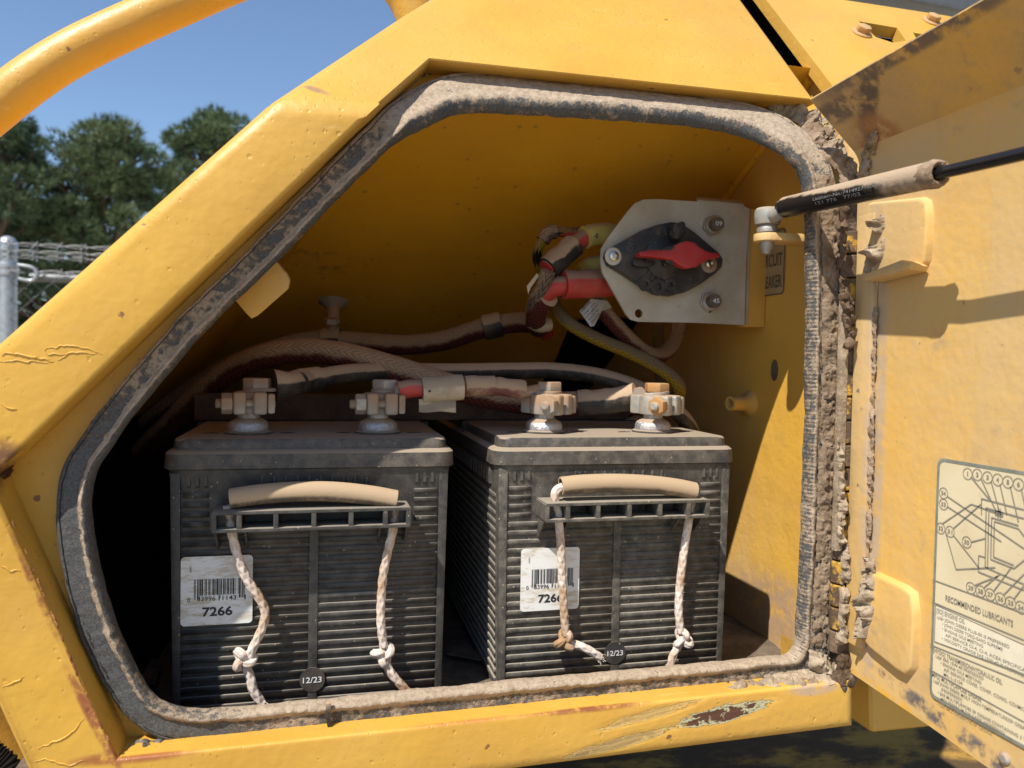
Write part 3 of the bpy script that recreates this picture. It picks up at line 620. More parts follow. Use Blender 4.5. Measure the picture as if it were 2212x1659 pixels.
b.add(vs, [(j*(nx + 1) + i, j*(nx + 1) + i + 1, (j + 1)*(nx + 1) + i + 1, (j + 1)*(nx + 1) + i) for j in range(ny) for i in range(nx)]); b.done('compartment_floor', M['floor_dirt'], EX)
# catch plate behind the sloping side
b = B(); b.prism([PY(500, 640, 0.612), PY(590, 558, 0.612), PY(619, 592, 0.612), PY(625, 606, 0.612), PY(621, 625, 0.612), PY(556, 682, 0.612), PY(543, 689, 0.612), PY(530, 676, 0.612)], (0.001, 0.005, 0.001), 0.0012); b.done('catch_plate', M['paint_wall'], EX)
# stub pipe, slot and nameplate on the right wall
sp = PX(1622, 872, XW); b = B(); Ms = frame_axes(sp, (0, 1, 0), (-1, -0.25, 0.02))
b.lathe([(0.0155, -0.002), (0.0125, 0.004), (0.0085, 0.008), (0.0075, 0.012), (0.0075, 0.030), (0.0048, 0.030), (0.0045, 0.016), (0.001, 0.016)], 24, Ms); b.done('stub_pipe', M['paint_wall'], EX)
b = B(); c = PX(1674, 800, XW); b.prism([c + Vector((-0.001, 0.006*math.cos(a), 0.011*math.sin(a))) for a in [i*math.pi/8 for i in range(16)]], (0.0008, 0, 0)); b.done('slot', M['floor_dirt'], EX)
b = B(); lw = -0.0012
q = [PX(1646, 505, XW), PX(1702, 508, XW), PX(1690, 634, XW), PX(1639, 628, XW)]
cy = sum(p.y for p in q)/4; cz = sum(p.z for p in q)/4; hw = abs(q[0].y - q[1].y)/2; hh = abs(q[0].z - q[2].z)/2
b.prism([Vector((XW + lw, cy + dy, cz + dz)) for dy, dz in rrect(2*hw, 2*hh, 0.005)], (0.0006, 0, 0))
b.mi = 1
o_ = rrect(2*hw, 2*hh, 0.005); i_ = rrect(2*hw - 0.0022, 2*hh - 0.0022, 0.004); k = len(o_)
b.add([Vector((XW + lw - 0.0004, cy + y, cz + z)) for y, z in o_ + i_], [(j, (j + 1) % k, (j + 1) % k + k, j + k) for j in range(k)])
for s_, fy, zz in (('AIN', 0.10, 0.014), ('IRCUIT', -0.28, -0.008), ('BREAKER', -0.78, -0.030)):
    put_text(b, s_, Vector((XW + lw - 0.0005, cy - fy*hw if s_ == 'AIN' else cy + (0.55 if s_ == 'IRCUIT' else 0.8)*hw, cz + hh*0.5 + zz - 0.012)), (0, -1, 0), (0, 0, 1), 0.0125, 0.012, width={'AIN': 0.6, 'IRCUIT': 1.4, 'BREAKER': 1.62}[s_]*hw)
np1 = b.done('nameplate', [M['warn'], M['worn_ink']], EX, weld=False, smooth=0); tag(np1, 'worn grey nameplate with dark lettering on the inner wall')

# rail top behind the lip: dirt lying on it is modelled as mud further down
# second hood sheet, right of the seam
def p2(x, y): return PP(x, y, Vector((0, YP - 0.004, ZC)), Vector((0, 1, -TT)))
NP1 = Vector((0, -math.cos(math.atan(TT)), math.sin(math.atan(TT))))
outl = [p2(1450, -270), p2(1644, -15), p2(1799, 186), p2(1900, 230), p2(2250, 260), p2(2330, 90), p2(2040, 33), p2(1812, -2), p2(1700, -300)]
hole = [p2(1893, 85), p2(1876, 70), p2(1863, 46), p2(1935, 63), p2(1956, 86), p2(1940, 94)]
hole = [p2(1855, 46), p2(1938, 60), p2(1957, 88), p2(1928, 92), p2(1892, 80)]
def holed(b, outer, holes, ext):
    loops = [outer] + holes
    tri = geometry.tessellate_polygon([[Vector((p.x, (p.z)*1.6, 0)) for p in lp] for lp in loops]); al = [p for lp in loops for p in lp]
    n = len(al); ext = Vector(ext); b.add(al + [p + ext for p in al], list(tri) + [tuple(i + n for i in reversed(t)) for t in tri]); k = 0
    for lp in loops:
        m_ = len(lp)
        for i in range(m_):
            a, c = k + i, k + (i + 1) % m_; b.add([al[a], al[c], al[c] + ext, al[a] + ext], [(0, 1, 2, 3)])
        k += m_
b = B(); hole2 = [p2(1972, 70), p2(2012, 78), p2(2024, 100), p2(1985, 92)]; hole3 = [p2(1917, 118), p2(1932, 118), p2(1936, 126), p2(1922, 127)]
holed(b, outl, [hole, hole2], -NP1*0.012); hood = b.done('hood_panel', M['paint_hood'], EX, smooth=20)
b = B(); b.prism([p2(1420, -330) - NP1*0.04, p2(1640, -330) - NP1*0.04, p2(1830, -8) - NP1*0.04, p2(2300, 70) - NP1*0.04, p2(2300, 330) - NP1*0.04, p2(1830, 260) - NP1*0.04, p2(1780, 230) - NP1*0.04], -NP1*0.01); b.done('shade_backing', M['dark'], EX)  # added dark backing so the seam and holes read as shade
for hl_ in (hole, hole2):
    cc = sum(hl_, Vector())/len(hl_); b = B(); loft(b, [[cc + (p - cc)*1.04 - NP1*0.0125 for p in hl_], [cc + (p - cc)*1.10 - NP1*0.03 for p in hl_]], False, True); b.done('hole_shade_box', M['dark'], hood, smooth=0)  # added box behind each hole, its unlit inside put into the colour
b = B(); b.tube([Vector((XW - 0.002, y, zceil(y) - 0.002)) for y in (0.66, 0.72, 0.80, 0.88)], 0.0045, 12, disp=lambda u, L, t: 0.0004*math.sin(L*900)); b.done('weld_seam', M['paint_in'], EX)
for (x, y) in ((1861, 72), (2012, 47)):
    Mb = frame_axes(p2(x, y), (1, 0, 0), NP1); b = B(); b.lathe([(0.0105, 0.0), (0.0105, 0.0012), (0.0085, 0.0022)], 24, Mb); Mb2 = frame_axes(p2(x, y) + NP1*0.0022, (1, 0.3, 0.1), NP1); b.hexa(0.0075, 0.0055, Mb2); b.done('bolt', M['rusty_bolt'], hood)
# grey part of the upper structure far behind
b = B(); b.prism([PY(1770, -40, 1.25), PY(2300, 70, 1.25), PY(2300, -400, 1.25), PY(1770, -400, 1.25)], (0, 0.3, 0.1), 0.01); b.done('cab_side', M['cab'], EX)
# handrail
hr = [PY(-420, 545, 0.86), PY(-150, 345, 0.86), PY(-40, 255, 0.86), PY(60, 176, 0.86), PY(150, 118, 0.865), PY(250, 68, 0.87), PY(400, 2, 0.88), PY(560, -62, 0.89), PY(700, -95, 0.9), PY(800, -80, 0.9), PY(868, -20, 0.9), PY(905, 60, 0.9)]
b = B(); b.tube(resample(smooth_path(hr, 20), 0.006), 0.0216, 32); rail = b.done('handrail', M['paint_rail'], EX, smooth=60)
# undercarriage under the body
b = B(); b.box((-0.6, 0.62, -1.35), (1.9, 1.6, -0.52), 0.03); b.done('undercarriage', M['grimy'], EX)
for i in range(7):
    b = B(); b.box((-0.5 + i*0.34, 0.36, -1.5), (-0.22 + i*0.34, 1.0, -1.42), 0.015); b.done('track_shoe', M['dark'], EX)
# lower right: end of the next rail
b = B(); b.prism([PY(1878, 1440, YP + 0.05), PY(2200, 1440, YP + 0.05), PY(2200, 1553, YP + 0.05), PY(1882, 1586, YP + 0.05)], (0, 0.05, 0), 0.006, 3); b.done('rail_end', M['paint_hood'], EX)
b = B(); b.box((0.427, YS + 0.0, -0.268), (0.47, YS + 0.03, 0.2), 0.002); b.done('hinge_post', M['paint_wall'], EX)

# ------------------------------------------------------------------ door, opened square to the side
t_ = 0.004
tip = dup_(1750, 216); tr_ = dup_(2330, -118); yc0 = PX(1858, 345, XH).y
lo = [Vector((XH, yc0, ZC)), dpl(1853, 420), dpl(1820, 1441), dpl(2014, 1573), dpl(2132, 1657), dpl(2330, 1800)]
far_low = Vector((XH, 0.02, dpl(2330, 1800).z - (dpl(2132, 1657).z - dpl(2330, 1800).z)*2.2)); far_c = Vector((XH, 0.02, ZC)); far_t = Vector((tr_.x, 0.02, tr_.z))
vs = [lo[0], lo[1], lo[2], lo[3], lo[4], lo[5], far_low, far_c, far_t, tr_, tip]
b = B(); vv, ff = b.add(vs, [(0, 1, 2, 3, 4, 5, 6, 7)]); b.mi = 1; b.add([lo[0], far_c, far_t, tr_, tip], [(0, 1, 2, 3, 4)])
bmesh.ops.remove_doubles(b.b, verts=b.b.verts[:], dist=1e-6)
bmesh.ops.recalc_face_normals(b.b, faces=b.b.faces[:])
if b.b.faces[0].normal.x > 0: bmesh.ops.reverse_faces(b.b, faces=b.b.faces[:])
cr = [e for e in b.b.edges if len(e.link_faces) == 2]
bmesh.ops.bevel(b.b, geom=cr, offset=0.008, segments=4, profile=0.5, affect='EDGES')
bmesh.ops.solidify(b.b, geom=b.b.faces[:], thickness=t_)
door = b.done('door', [M['paint_door'], M['paint_flap']], EX, smooth=40); tag(door, 'dusty yellow door swung open, its inner face seen')
# raised pads on the door, each with a folded rim
def pad(pts, h, nmx):
    b = B(); base = [dpl(*p) for p in pts]; c = sum(base, Vector())/len(base)
    n0 = len(base); rings = []
    for k, (s, d) in enumerate(((1.03, 0.0), (1.012, h*0.25), (0.985, h*0.85), (0.965, h), (0.9, h + 0.0003))):
        rings.append([c + (p - c)*s + Vector((-d, 0, 0)) for p in base])
    loft(b, rings, False, True); o = b.done(nmx, M['paint_door'], door, smooth=60); return o
pad([(1885, 440), (2000, 428), (2012, 436), (2016, 470), (2012, 560), (2000, 580), (1960, 588), (1905, 598), (1885, 590)], 0.005, 'stiffener_plate')
pad([(1880, 1240), (1900, 1238), (1965, 1268), (1982, 1282), (1988, 1330), (1983, 1440), (1970, 1458), (1950, 1448), (1890, 1400), (1878, 1385)], 0.0055, 'stiffener_plate')
b = B(); b.prism([dpl(1905, 598) + Vector((-0.002, 0, 0)), dpl(1992, 566) + Vector((-0.002, 0, 0)), dpl(2014, 575) + Vector((-0.002, 0, 0)), dpl(2008, 588) + Vector((-0.002, 0, 0)), dpl(1910, 612) + Vector((-0.002, 0, 0))], (-0.016, 0, 0.001), 0.002); b.done('stop_bracket', M['paint_door'], door)
b = B(); Mb = frame_axes(dpl(2172, 1638), (0, 0, 1), (-1, 0, 0)); b.lathe([(0.004, 0), (0.004, 0.001), (0.0025, 0.0025)], 16, Mb); b.done('rivet', M['zinc'], door)
b = B(); b.box((XH - 0.0062, dpl(1893, 800).y, dpl(1870, 1400).z), (XH - 0.0005, dpl(1856, 800).y, dpl(1860, 470).z), 0.0015); b.done('hinge_leaf', M['paint_door'], door)
# hinge: a stack of knuckles
hz0, hz1 = -0.236, 0.112; nk = 18; hc = Vector((XH - 0.004, YP + 0.012, 0))
for i in range(nk):
    z0 = hz0 + (hz1 - hz0)*i/nk; z1 = z0 + (hz1 - hz0)/nk - 0.0014
    b = B(); r_ = 0.0082 + 0.0004*(i % 2); b.lathe([(r_ - 0.001, z0), (r_, z0 + 0.001), (r_, z1 - 0.001), (r_ - 0.001, z1)], 20, Matrix.Translation(hc))
    b.done('hinge_knuckle', M['hinge'] if i % 4 else M['mud_dark'], EX)
b = B(); b.box((XH - 0.016, YP + 0.004, -0.15), (XH - 0.0095, YP + 0.010, 0.055), 0.001); b.done('hinge_cover', M['mud_grey'], EX)

# decal on the door
DX = XH - 0.0009
def dc(x, y, l=0.0): p = PX(x, y, DX - l); return p
tl, bl = dc(2026, 988), dc(2003, 1500); zt, zb = tl.z, bl.z; y0 = tl.y; y1 = y0 - 0.17
b = B()
def rr(y0, y1, z0, z1, r_, x):
    return [Vector((x, (y0 + y1)/2 + a, (z0 + z1)/2 + c)) for a, c in rrect(abs(y1 - y0), abs(z1 - z0), r_)]
b.prism(rr(y0, y1, zb, zt, 0.006, DX), (0.0004, 0, 0))
def ringq(o_, i_):
    k = len(o_); b.add(o_ + i_, [(j, (j + 1) % k, (j + 1) % k + k, j + k) for j in range(k)])
b.mi = 2; ringq(rr(y0, y1, zb, zt, 0.006, DX - 0.0003), rr(y0 - 0.0022, y1 + 0.0022, zb + 0.0022, zt - 0.0022, 0.0042, DX - 0.0003))
b.mi = 3; b.add([dc(2022, 1308, 0.0003), dc(2212, 1395, 0.0003), dc(2212, 1455, 0.0003), dc(2019, 1385, 0.0003)], [(0, 1, 2, 3)])
b.mi = 1
def line(p, q, w=0.00042, l=0.0004):
    a, c = dc(*p, l), dc(*q, l); d = (c - a).normalized(); s = d.cross(Vector((1, 0, 0)))*w; b.add([a - s, c - s, c + s, a + s], [(0, 1, 2, 3)])
def circ(x, y, n_, r_=0.0040):
    c = dc(x, y, 0.0004); k = 28; w = 0.0005
    ringq([c + Vector((0, r_*math.cos(2*math.pi*i/k), r_*math.sin(2*math.pi*i/k))) for i in range(k)], [c + Vector((0, (r_ - w)*math.cos(2*math.pi*i/k), (r_ - w)*math.sin(2*math.pi*i/k))) for i in range(k)])
    s = str(n_); tw = 0.0021*len(s) if n_ != 1 else 0.0009; put_text(b, s, c + Vector((0, tw/2, -0.0014)), (0, -1, 0), (0, 0, 1), 0.0028, 0.02, width=tw)
for n_, x, y in ((1, 2090, 1023), (2, 2111, 1025), (3, 2133, 1031), (4, 2155, 1036), (5, 2177, 1041), (6, 2200, 1046), (34, 2038, 1065), (33, 2038, 1089), (32, 2032, 1141), (31, 2052, 1148), (30, 2088, 1171), (29, 2097, 1270), (28, 2118, 1277), (27, 2139, 1284), (26, 2161, 1293), (25, 2183, 1302), (24, 2205, 1312)): circ(x, y, n_)
for p, q in (((2046,1072),(2212,1185)),((2046,1094),(2163,1170)),((2036,1131),(2098,1089)),((2098,1089),(2165,1113)),((2060,1141),(2120,1088)),((2042,1148),(2065,1230)),((2065,1230),(2150,1226)),((2060,1157),(2116,1228)),((2097,1171),(2128,1163)),((2098,1031),(2140,1082)),((2119,1034),(2152,1105)),((2141,1040),(2160,1110)),((2160,1046),(2175,1112)),((2182,1051),(2200,1128)),((2206,1056),(2220,1120)),
             ((2120,1077),(2212,1101)),((2120,1077),(2120,1112)),((2130,1097),(2212,1120)),((2130,1097),(2128,1225)),((2136,1106),(2133,1228)),((2128,1225),(2212,1262)),((2142,1118),(2200,1135)),((2142,1118),(2140,1208)),((2148,1126),(2200,1142)),((2148,1126),(2146,1203)),((2140,1208),(2190,1228)),((2146,1203),(2190,1221)),((2114,1200),(2113,1235)),((2113,1235),(2212,1275)),((2114,1200),(2128,1204)),((2106,1264),(2155,1245)),((2126,1269),(2160,1240)),((2147,1276),(2185,1225)),((2168,1285),(2212,1240)),((2190,1294),(2212,1265)),
             ((2150,1104),(2166,1108)),((2150,1104),(2150,1112)),((2166,1108),(2166,1116)),((2150,1112),(2166,1116)),((2156,1098),(2156,1120)),((2161,1099),(2161,1121)),((2200,1142),(2225,1175)),((2190,1228),(2225,1200))): line(p, q)
for p, q in (((2014,1252),(2212,1325)),((2013,1300),(2212,1383)),((2008,1392),(2212,1475)),((2006,1445),(2212,1560))): line(p, q, 0.0004)
for p, q in (((2021,1307),(2212,1393)),((2021,1307),(2018,1386)),((2018,1386),(2212,1458))): line(p, q, 0.0003)
def dtext(s, x, y, h, x2=None, bold=0.0):
    o_ = dc(x, y, 0.0005); w_ = abs(dc(x2, y + (x2 - x)*0.42, 0.0005).y - o_.y) if x2 else None
    put_text(b, s, o_, (0, -1, 0), (0, 0, 1), h, bold, width=w_)
dtext('RECOMMENDED LUBRICANTS', 2042, 1297, 0.0040, 2188, 0.012)
dtext('[EO] ENGINE OIL', 2023, 1323, 0.0032, 2084, 0.01)
y_ = 0
def rows(x, y, ls, dz, h, cw=0.00165):
    o_ = dc(x, y, 0.0005)
    for i, (ind, s) in enumerate(ls):
        put_text(b, s, o_ + Vector((0, -ind, -dz*i)), (0, -1, 0), (0, 0, 1), h, 0.008, width=cw*len(s))
rows(2024, 1336, ((0, 'USE'), ), 0.0032, 0.0020); rows(2036, 1340, ((0, '\u2022 JOHN DEERE PLUS-50 IS PREFERRED'), (0, '\u2022 JOHN DEERE TORQ-GARD SUPREME'), (0, '\u2022 ENGINE OILS MEETING'), (0.003, 'API SERVICE CI-4, CI-4, ACEA SPECIFICATION E4, E5, E7'), (0, '\u2022 VISCOSITY GRADE SAE 15W-40 IS PREFERRED')), 0.0034, 0.0021)
dtext('[HYDO] TRANSMISSION/HYDRAULIC OIL', 2016, 1407, 0.0030, 2165, 0.01)
rows(2021, 1420, ((0, 'USE'), ), 0.0032, 0.0020); rows(2032, 1424, ((0, '\u2022 SAE 10W-40 PREFERRED'), (0, '\u2022 ENGINE OILS MEETING'), (0.003, 'API SERVICE CD/SE, CD/SF, CD/SG, CD/MC (MIL-L-2104D)'), (0.003, 'MIL-L-2104')), 0.0034, 0.0021)
dtext('[MPG] MULTIPURPOSE GREASE', 2011, 1459, 0.0030, 2120, 0.01)
rows(2016, 1473, ((0, 'USE'), ), 0.0032, 0.0020); rows(2026, 1477, ((0, '\u2022 JOHN DEERE MOLY HIGH-TEMPERATURE/EP GREASE'), (0.003, '(PREFERRED)'), (0, '\u2022 SAE MULTIPURPOSE EP GREASE CONTAINING 3 TO 5%'), (0.003, 'MOLYBDENUM DISULFIDE (PREFERRED)'), (0, '\u2022 SAE MULTIPURPOSE EP GREASE')), 0.0034, 0.0021)
dcl = b.done('decal', [M['decal'], M['decal_ink'], M['decal_border'], M['decal_pale']], door, weld=False, smooth=0); tag(dcl, 'faded cream lubrication chart with numbered circles')

# gas strut between compartment and door
A = PX(1692, 449, 0.376); C = PX(2020, 376, 0.376); ax = (C - A).normalized(); rA = 0.0087
GS = B(); GS.tube([A - ax*0.002, A, A + ax*0.004] + [A.lerp(C, i/40) for i in range(1, 41)], lambda t: rA if t > 0.04 else rA*0.8, 28, rep=1.0/(C - A).length); strut = GS.done('gas_strut', M['strut'], EX, smooth=50)
tag(strut, 'black gas strut caked with tan dust, its rod running to the door')
b = B(); E = PX(2300, 311, 0.380); b.tube([C - ax*0.004, C + ax*0.02, E], 0.0040, 20); b.done('rod', M['rod'], strut, smooth=60)
b = B(); vs = []
for k in range(7):
    for j in range(28):
        a = 2*math.pi*j/28; rr_ = (0.0042, 0.0055, 0.0072, 0.0086, 0.0093, 0.0090, 0.0084)[k]; d_ = (0.0012, 0.004, 0.005, 0.0035, 0.0, -0.004, -0.010)[k]
        q = Matrix.Rotation(a, 3, ax) @ ax.orthogonal().normalized(); n_ = fbm(q*2 + Vector((k*0.7, 0, 0)), 1.6)
        vs.append(C + q*(rr_ + 0.0007*n_) + ax*(d_ + 0.0022*n_))
b.add(vs, [(k*28 + j, k*28 + (j + 1) % 28, (k + 1)*28 + (j + 1) % 28, (k + 1)*28 + j) for k in range(6) for j in range(28)]); b.done('mud_collar', M['mud'], strut)
ball = PX(1658, 474, 0.374); b = B(); Me = frame_axes(ball, ax, (0, 0, 1))
b.lathe([(0.0055, -0.006), (0.0105, -0.0045), (0.0112, 0.0), (0.0112, 0.007), (0.0095, 0.0095), (0.004, 0.0105)], 28, Me)
b.tube([ball + ax*0.006 + Vector((0, 0, 0.002)), ball + ax*0.016 + Vector((0, 0, 0.003)), A - ax*0.001], lambda t: 0.0062, 16); b.done('ball_socket', M['pale_plastic'], strut, smooth=50)
b = B(); b.lathe([(0.0035, -0.030), (0.0045, -0.027), (0.0062, -0.024), (0.0062, -0.019), (0.0048, -0.0185), (0.0048, -0.012), (0.0085, -0.0115), (0.009, -0.008), (0.0078, -0.0055), (0.004, -0.005)], 20, Matrix.Translation(ball)); b.done('ball_stud', M['zinc'], strut, smooth=40)
def ctext(s, t0, ang, h, ww):
    side = ax.cross(Vector((0, 0, 1))).normalized(); up_ = side.cross(ax).normalized()
    def w_(x, y):
        a = ang + y/rA; return A + ax*(t0 + x) + (side*math.cos(a) + up_*math.sin(a))*(rA + 0.0002)
    put_text(TB, s, None, ax, up_, h, 0.0, width=ww, warp=w_)
TB = B(); ctext('Liebherr-No.:7414927 :100 N', 0.054, -0.22, 0.0024, 0.078); ctext('121 776   77/03', 0.056, -0.62, 0.0024, 0.052); TB.done('print', M['grey_ink'], strut, weld=False, smooth=0)
b = B(); bz = ball.z - 0.0195
pl = [Vector((ball.x + 0.0115*math.cos(a), ball.y + 0.0115*math.sin(a), bz)) for a in [R(90 + i*18) for i in range(11)]] + [Vector((ball.x + 0.03, ball.y - 0.013, bz)), Vector((0.43, ball.y - 0.02, bz)), Vector((0.43, ball.y + 0.02, bz)), Vector((ball.x + 0.03, ball.y + 0.0125, bz))]
b.prism(pl, (0, 0, 0.0068), 0.0012); b.done('strut_bracket', M['paint_wall'], EX)
# ------------------------------------------------------------------ batteries
BW, BD, BH = 0.2230, 0.53, 0.218
RP = 0.0075                                          # pitch of the case ribs
def rib_mesh(w, name):
    b = B(); h = 0.0043; p = 0.0018                  # a ledge with a sloping underside, flat on top
    pr = [(0.0004, -h/2), (-p*0.95, -h/2 + 0.0003), (-p, h/2 - 0.0002), (-p + 0.0002, h/2), (0.0004, h/2)]
    vs = [Vector((x, y, z)) for x in (-w/2, w/2) for y, z in pr]; n = 5
    b.add(vs, [(i, i + 1, n + i + 1, n + i) for i in range(4)] + [tuple(range(5)), tuple(range(9, 4, -1))])
    bmesh.ops.recalc_face_normals(b.b, faces=b.b.faces[:]); me = bpy.data.meshes.new(name); b.b.to_mesh(me); b.b.free(); return me
RIBS = {}
def rope_disp(u, L, t):
    a = 2*math.pi*u*4; k = L*2*math.pi/0.0105
    return 0.00045*(max(math.cos(a + k), math.cos(a - k)) - 0.4)
def rope_path(b, pts, r=0.0033):
    b.tube(resample(smooth_path(pts, 12), 0.0007), lambda t: r, 28, disp=rope_disp)
def knot(b, c, s=0.0078, rx=0.0):
    pts = []
    Mx = Matrix.Rotation(rx, 3, 'Y')
    for i in range(44):
        t = 2*math.pi*i/44
        pts.append(c + Mx @ Vector((s*(math.sin(t) + 1.35*math.sin(2*t))*0.52, s*0.62*(-math.sin(3*t)), s*(math.cos(t) - 1.35*math.cos(2*t))*0.50)))
    b.tube(resample(smooth_path(pts, 5, True), 0.0007, True), 0.0031, 24, closed=True, disp=rope_disp)
def make_battery(PLA, xc, label, ropes, lab_x, lab_z, stk, grip_y, dirty, grip_pts):
    T = empty('battery', (xc, YB, ZF), label, 'battery', 'two batteries in the compartment'); O = Vector((xc, YB, ZF))
    def W(x, y, z): return O + Vector((x, y, z))
    # case, a little narrower to the bottom
    b = B(); rings = []
    for z, w, d0, r_ in ((0.001, 0.205, 0.007, 0.010), (0.05, 0.2085, 0.0055, 0.010), (0.185, 0.2125, 0.0045, 0.010), (0.190, 0.2165, 0.0028, 0.011), (0.198, 0.2165, 0.0028, 0.011)):
        rings.append([W(x, y + BD/2, z) for x, y in rrect(w, BD - 2*d0, r_)])
    loft(b, rings); case = b.done('case', PLA, T, smooth=50)
    # lid in two steps with soft edges
    b = B(); rings = []
    for z, ins, r_ in ((0.1945, 0.0015, 0.012), (0.1955, 0.0, 0.013), (0.2068, 0.0006, 0.013), (0.2088, 0.0028, 0.012), (0.2092, 0.0052, 0.011), (0.2096, 0.0060, 0.010), (0.2162, 0.0064, 0.010), (0.2176, 0.0074, 0.010), (0.2180, 0.0092, 0.009)):
        rings.append([W(x, y + BD/2, z) for x, y in rrect(BW - 2*ins, BD - 2*ins, r_, 6)])
    loft(b, rings); lid = b.done('lid', M['plastic_lid'], T, smooth=38)
    for sx in (-1, 1): b = B(); b.box(W(sx*0.1062 - 0.0035, 0.16, 0.2075), W(sx*0.1062 + 0.0035, 0.163, 0.2186), 0.0); b.done('lid_seam', M['ink'], lid, smooth=0)
    for cx in (-0.053, 0.053):
        for dx in (-0.030, 0.030):
            b = B(); x = cx + dx; b.prism([W(x - 0.006, 0.050, 0.2179), W(x + 0.006, 0.050, 0.2179), W(x + 0.006, 0.0515, 0.2179), W(x + 0.002, 0.0515, 0.2179), W(x + 0.002, 0.0545, 0.2179), W(x - 0.002, 0.0545, 0.2179), W(x - 0.002, 0.0515, 0.2179), W(x - 0.006, 0.0515, 0.2179)], (0, 0, 0.0006)); b.done('lid_mark', M['ink'], lid, smooth=0)
    yf = 0.0052
    # corner posts, middle strip, grilles under the lid
    b = B(); b.box(W(-0.0035, yf - 0.0024, 0.006), W(0.0035, yf + 0.004, 0.150), 0.0006); b.done('middle_strip', PLA, T)
    for s in (-1, 1):
        b = B(); b.prism([W(s*0.0975, yf - 0.0026, 0.004), W(s*0.1030, yf - 0.0016, 0.004), W(s*0.1060, yf - 0.0016, 0.192), W(s*0.0985, yf - 0.0026, 0.192)], (0, 0.006, 0), 0.0008); b.done('corner_post', PLA, T)
    b = B(); b.box(W(-0.042, yf - 0.0022, 0.1885), W(0.044, yf + 0.003, 0.1925), 0.0005); b.done('grille_bar', PLA, T)
    for i in range(10):
        x = -0.040 + i*0.0088; b = B(); b.prism([W(x, yf + 0.001, 0.1890), W(x + 0.0016, yf + 0.001, 0.1890), W(x + 0.0016, yf + 0.001, 0.1790), W(x, yf + 0.001, 0.1790)], (0, -0.0035, 0), 0.0004); b.done('grille_fin', PLA, T)
    for s in (-1, 1):
        for i in range(3):
            x = s*0.0865 + (i - 1)*0.0062; b = B(); z0 = 0.1905; vs = [W(x + a, y_, z_) for a in (-0.0011, 0.0011) for y_, z_ in ((yf + 0.002, z0), (yf - 0.0026, z0), (yf - 0.0026, z0 - 0.008), (yf + 0.002, z0 - 0.0125))]
            b.add(vs, [(0, 1, 2, 3), (7, 6, 5, 4), (0, 4, 5, 1), (1, 5, 6, 2), (2, 6, 7, 3), (3, 7, 4, 0)]); b.done('tooth', PLA, T, smooth=0)
    # ribs, every one its own piece
    for kk, w in (('main', 0.0945), ('short', 0.0185), ('side', 0.50)): RIBS[kk] = rib_mesh(w, 'rib'); RIBS[kk].materials.append(PLA)
    z = 0.010
    while z < 0.150:
        for s in (-1, 1):
            o = link('rib', RIBS['main'], T, None, Vector((s*0.0507, yf, z)))
        z += RP
    while z < 0.178:
        for s in (-1, 1): link('rib', RIBS['short'], T, None, Vector((s*0.0875, yf, z)))
        z += RP
    if dirty:
        z = 0.010
        while z < 0.172:
            o = link('side_rib', RIBS['side'], T, None, Vector((-0.1030 - 0.0017*z/0.17, 0.265, z))); o.rotation_euler = (0, 0, R(-90)); z += RP
        for i in range(26):
            b = B(); b.box(W(-0.1085, 0.03 + i*0.0125, 0.176), W(-0.104, 0.036 + i*0.0125, 0.191), 0.0004); b.done('side_fin', PLA, T)
    # handle bracket: a tray of six pockets hung on the front
    hw = 0.0722; zt, zb = 0.1672, 0.1515; y0, y1 = -0.0235, 0.006; th = 0.0025
    b = B(); b.box(W(-hw, y0, zt - th), W(hw, y1, zt), 0.0004); b.box(W(-hw, y0, zb), W(hw, y1, zb + th), 0.0004); b.box(W(-hw + 0.001, y1 - 0.002, zb + 0.0005), W(hw - 0.001, y1, zt - 0.0005))
    for x in (-hw + 0.001, -0.0535, -0.0275, 0.0, 0.0275, 0.0535, hw - 0.001): b.box(W(x - 0.0018, y0 + 0.0003, zb + 0.001), W(x + 0.0018, y1 - 0.001, zt - 0.001), 0.0003)
    for s in (-1, 1): b.box(W(s*0.063 - 0.009, -0.012, zb + 0.001), W(s*0.063 + 0.009, -0.010, zt - 0.001))
    hb = b.done('handle_bracket', PLA, T, smooth=30)
    for x in (-hw + 0.001, -0.050, 0.050, hw - 0.001):
        b = B(); b.prism([W(x - 0.0008, y1 - 0.001, zb), W(x - 0.0008, y0 + 0.008, zb), W(x - 0.0008, 0.000, zb - 0.016), W(x - 0.0008, y1 - 0.001, zb - 0.018)], (0.0016, 0, 0), 0.0003); b.done('bracket_fin', PLA, hb)
    # rope with its hose grip
    g0, g1 = grip_pts
    gp = [PY(x, y, YB - 0.012) for x, y in grip_y]
    path = resample(smooth_path(gp, 14), 0.002); r_o, r_i = 0.0077, 0.0058
    b = B(); b.tube(path, r_o, 28, caps=False); b.tube(path, r_i, 28, caps=False)
    for e_, d in ((path[0], path[1] - path[0]), (path[-1], path[-2] - path[-1])):
        Mg = frame_axes(e_, d.orthogonal(), -d); b.lathe([(r_i, 0.0), (r_i + 0.0004, 0.0003), (r_o - 0.0004, 0.0003), (r_o, 0.0)], 28, Mg, caps=False)
    b.done('hose_grip', M['grip'], T, smooth=60, weld=False)
    for rp in ropes:
        b = B(); pts = [PY(x, y, YB + dy) for x, y, dy in rp['path']]; rope_path(b, pts)
        tl_ = [PY(x, y, YB + dy) for x, y, dy in rp['tail']]; rope_path(b, tl_)
        kx, ky = rp['knot']; knot(b, PY(kx, ky, YB - 0.008), 0.0061, rp.get('rot', 0.0))
        e_ = tl_[-1]; d = (tl_[-1] - tl_[-2]).normalized()
        for i in range(14):
            v_ = Vector((random.uniform(-1, 1), random.uniform(-1, 1), random.uniform(-1, 1)))*0.0030; b.tube([e_ - d*0.002 + v_*0.6, e_ + d*random.uniform(0.001, 0.005) + v_*1.3], 0.00028, 4)
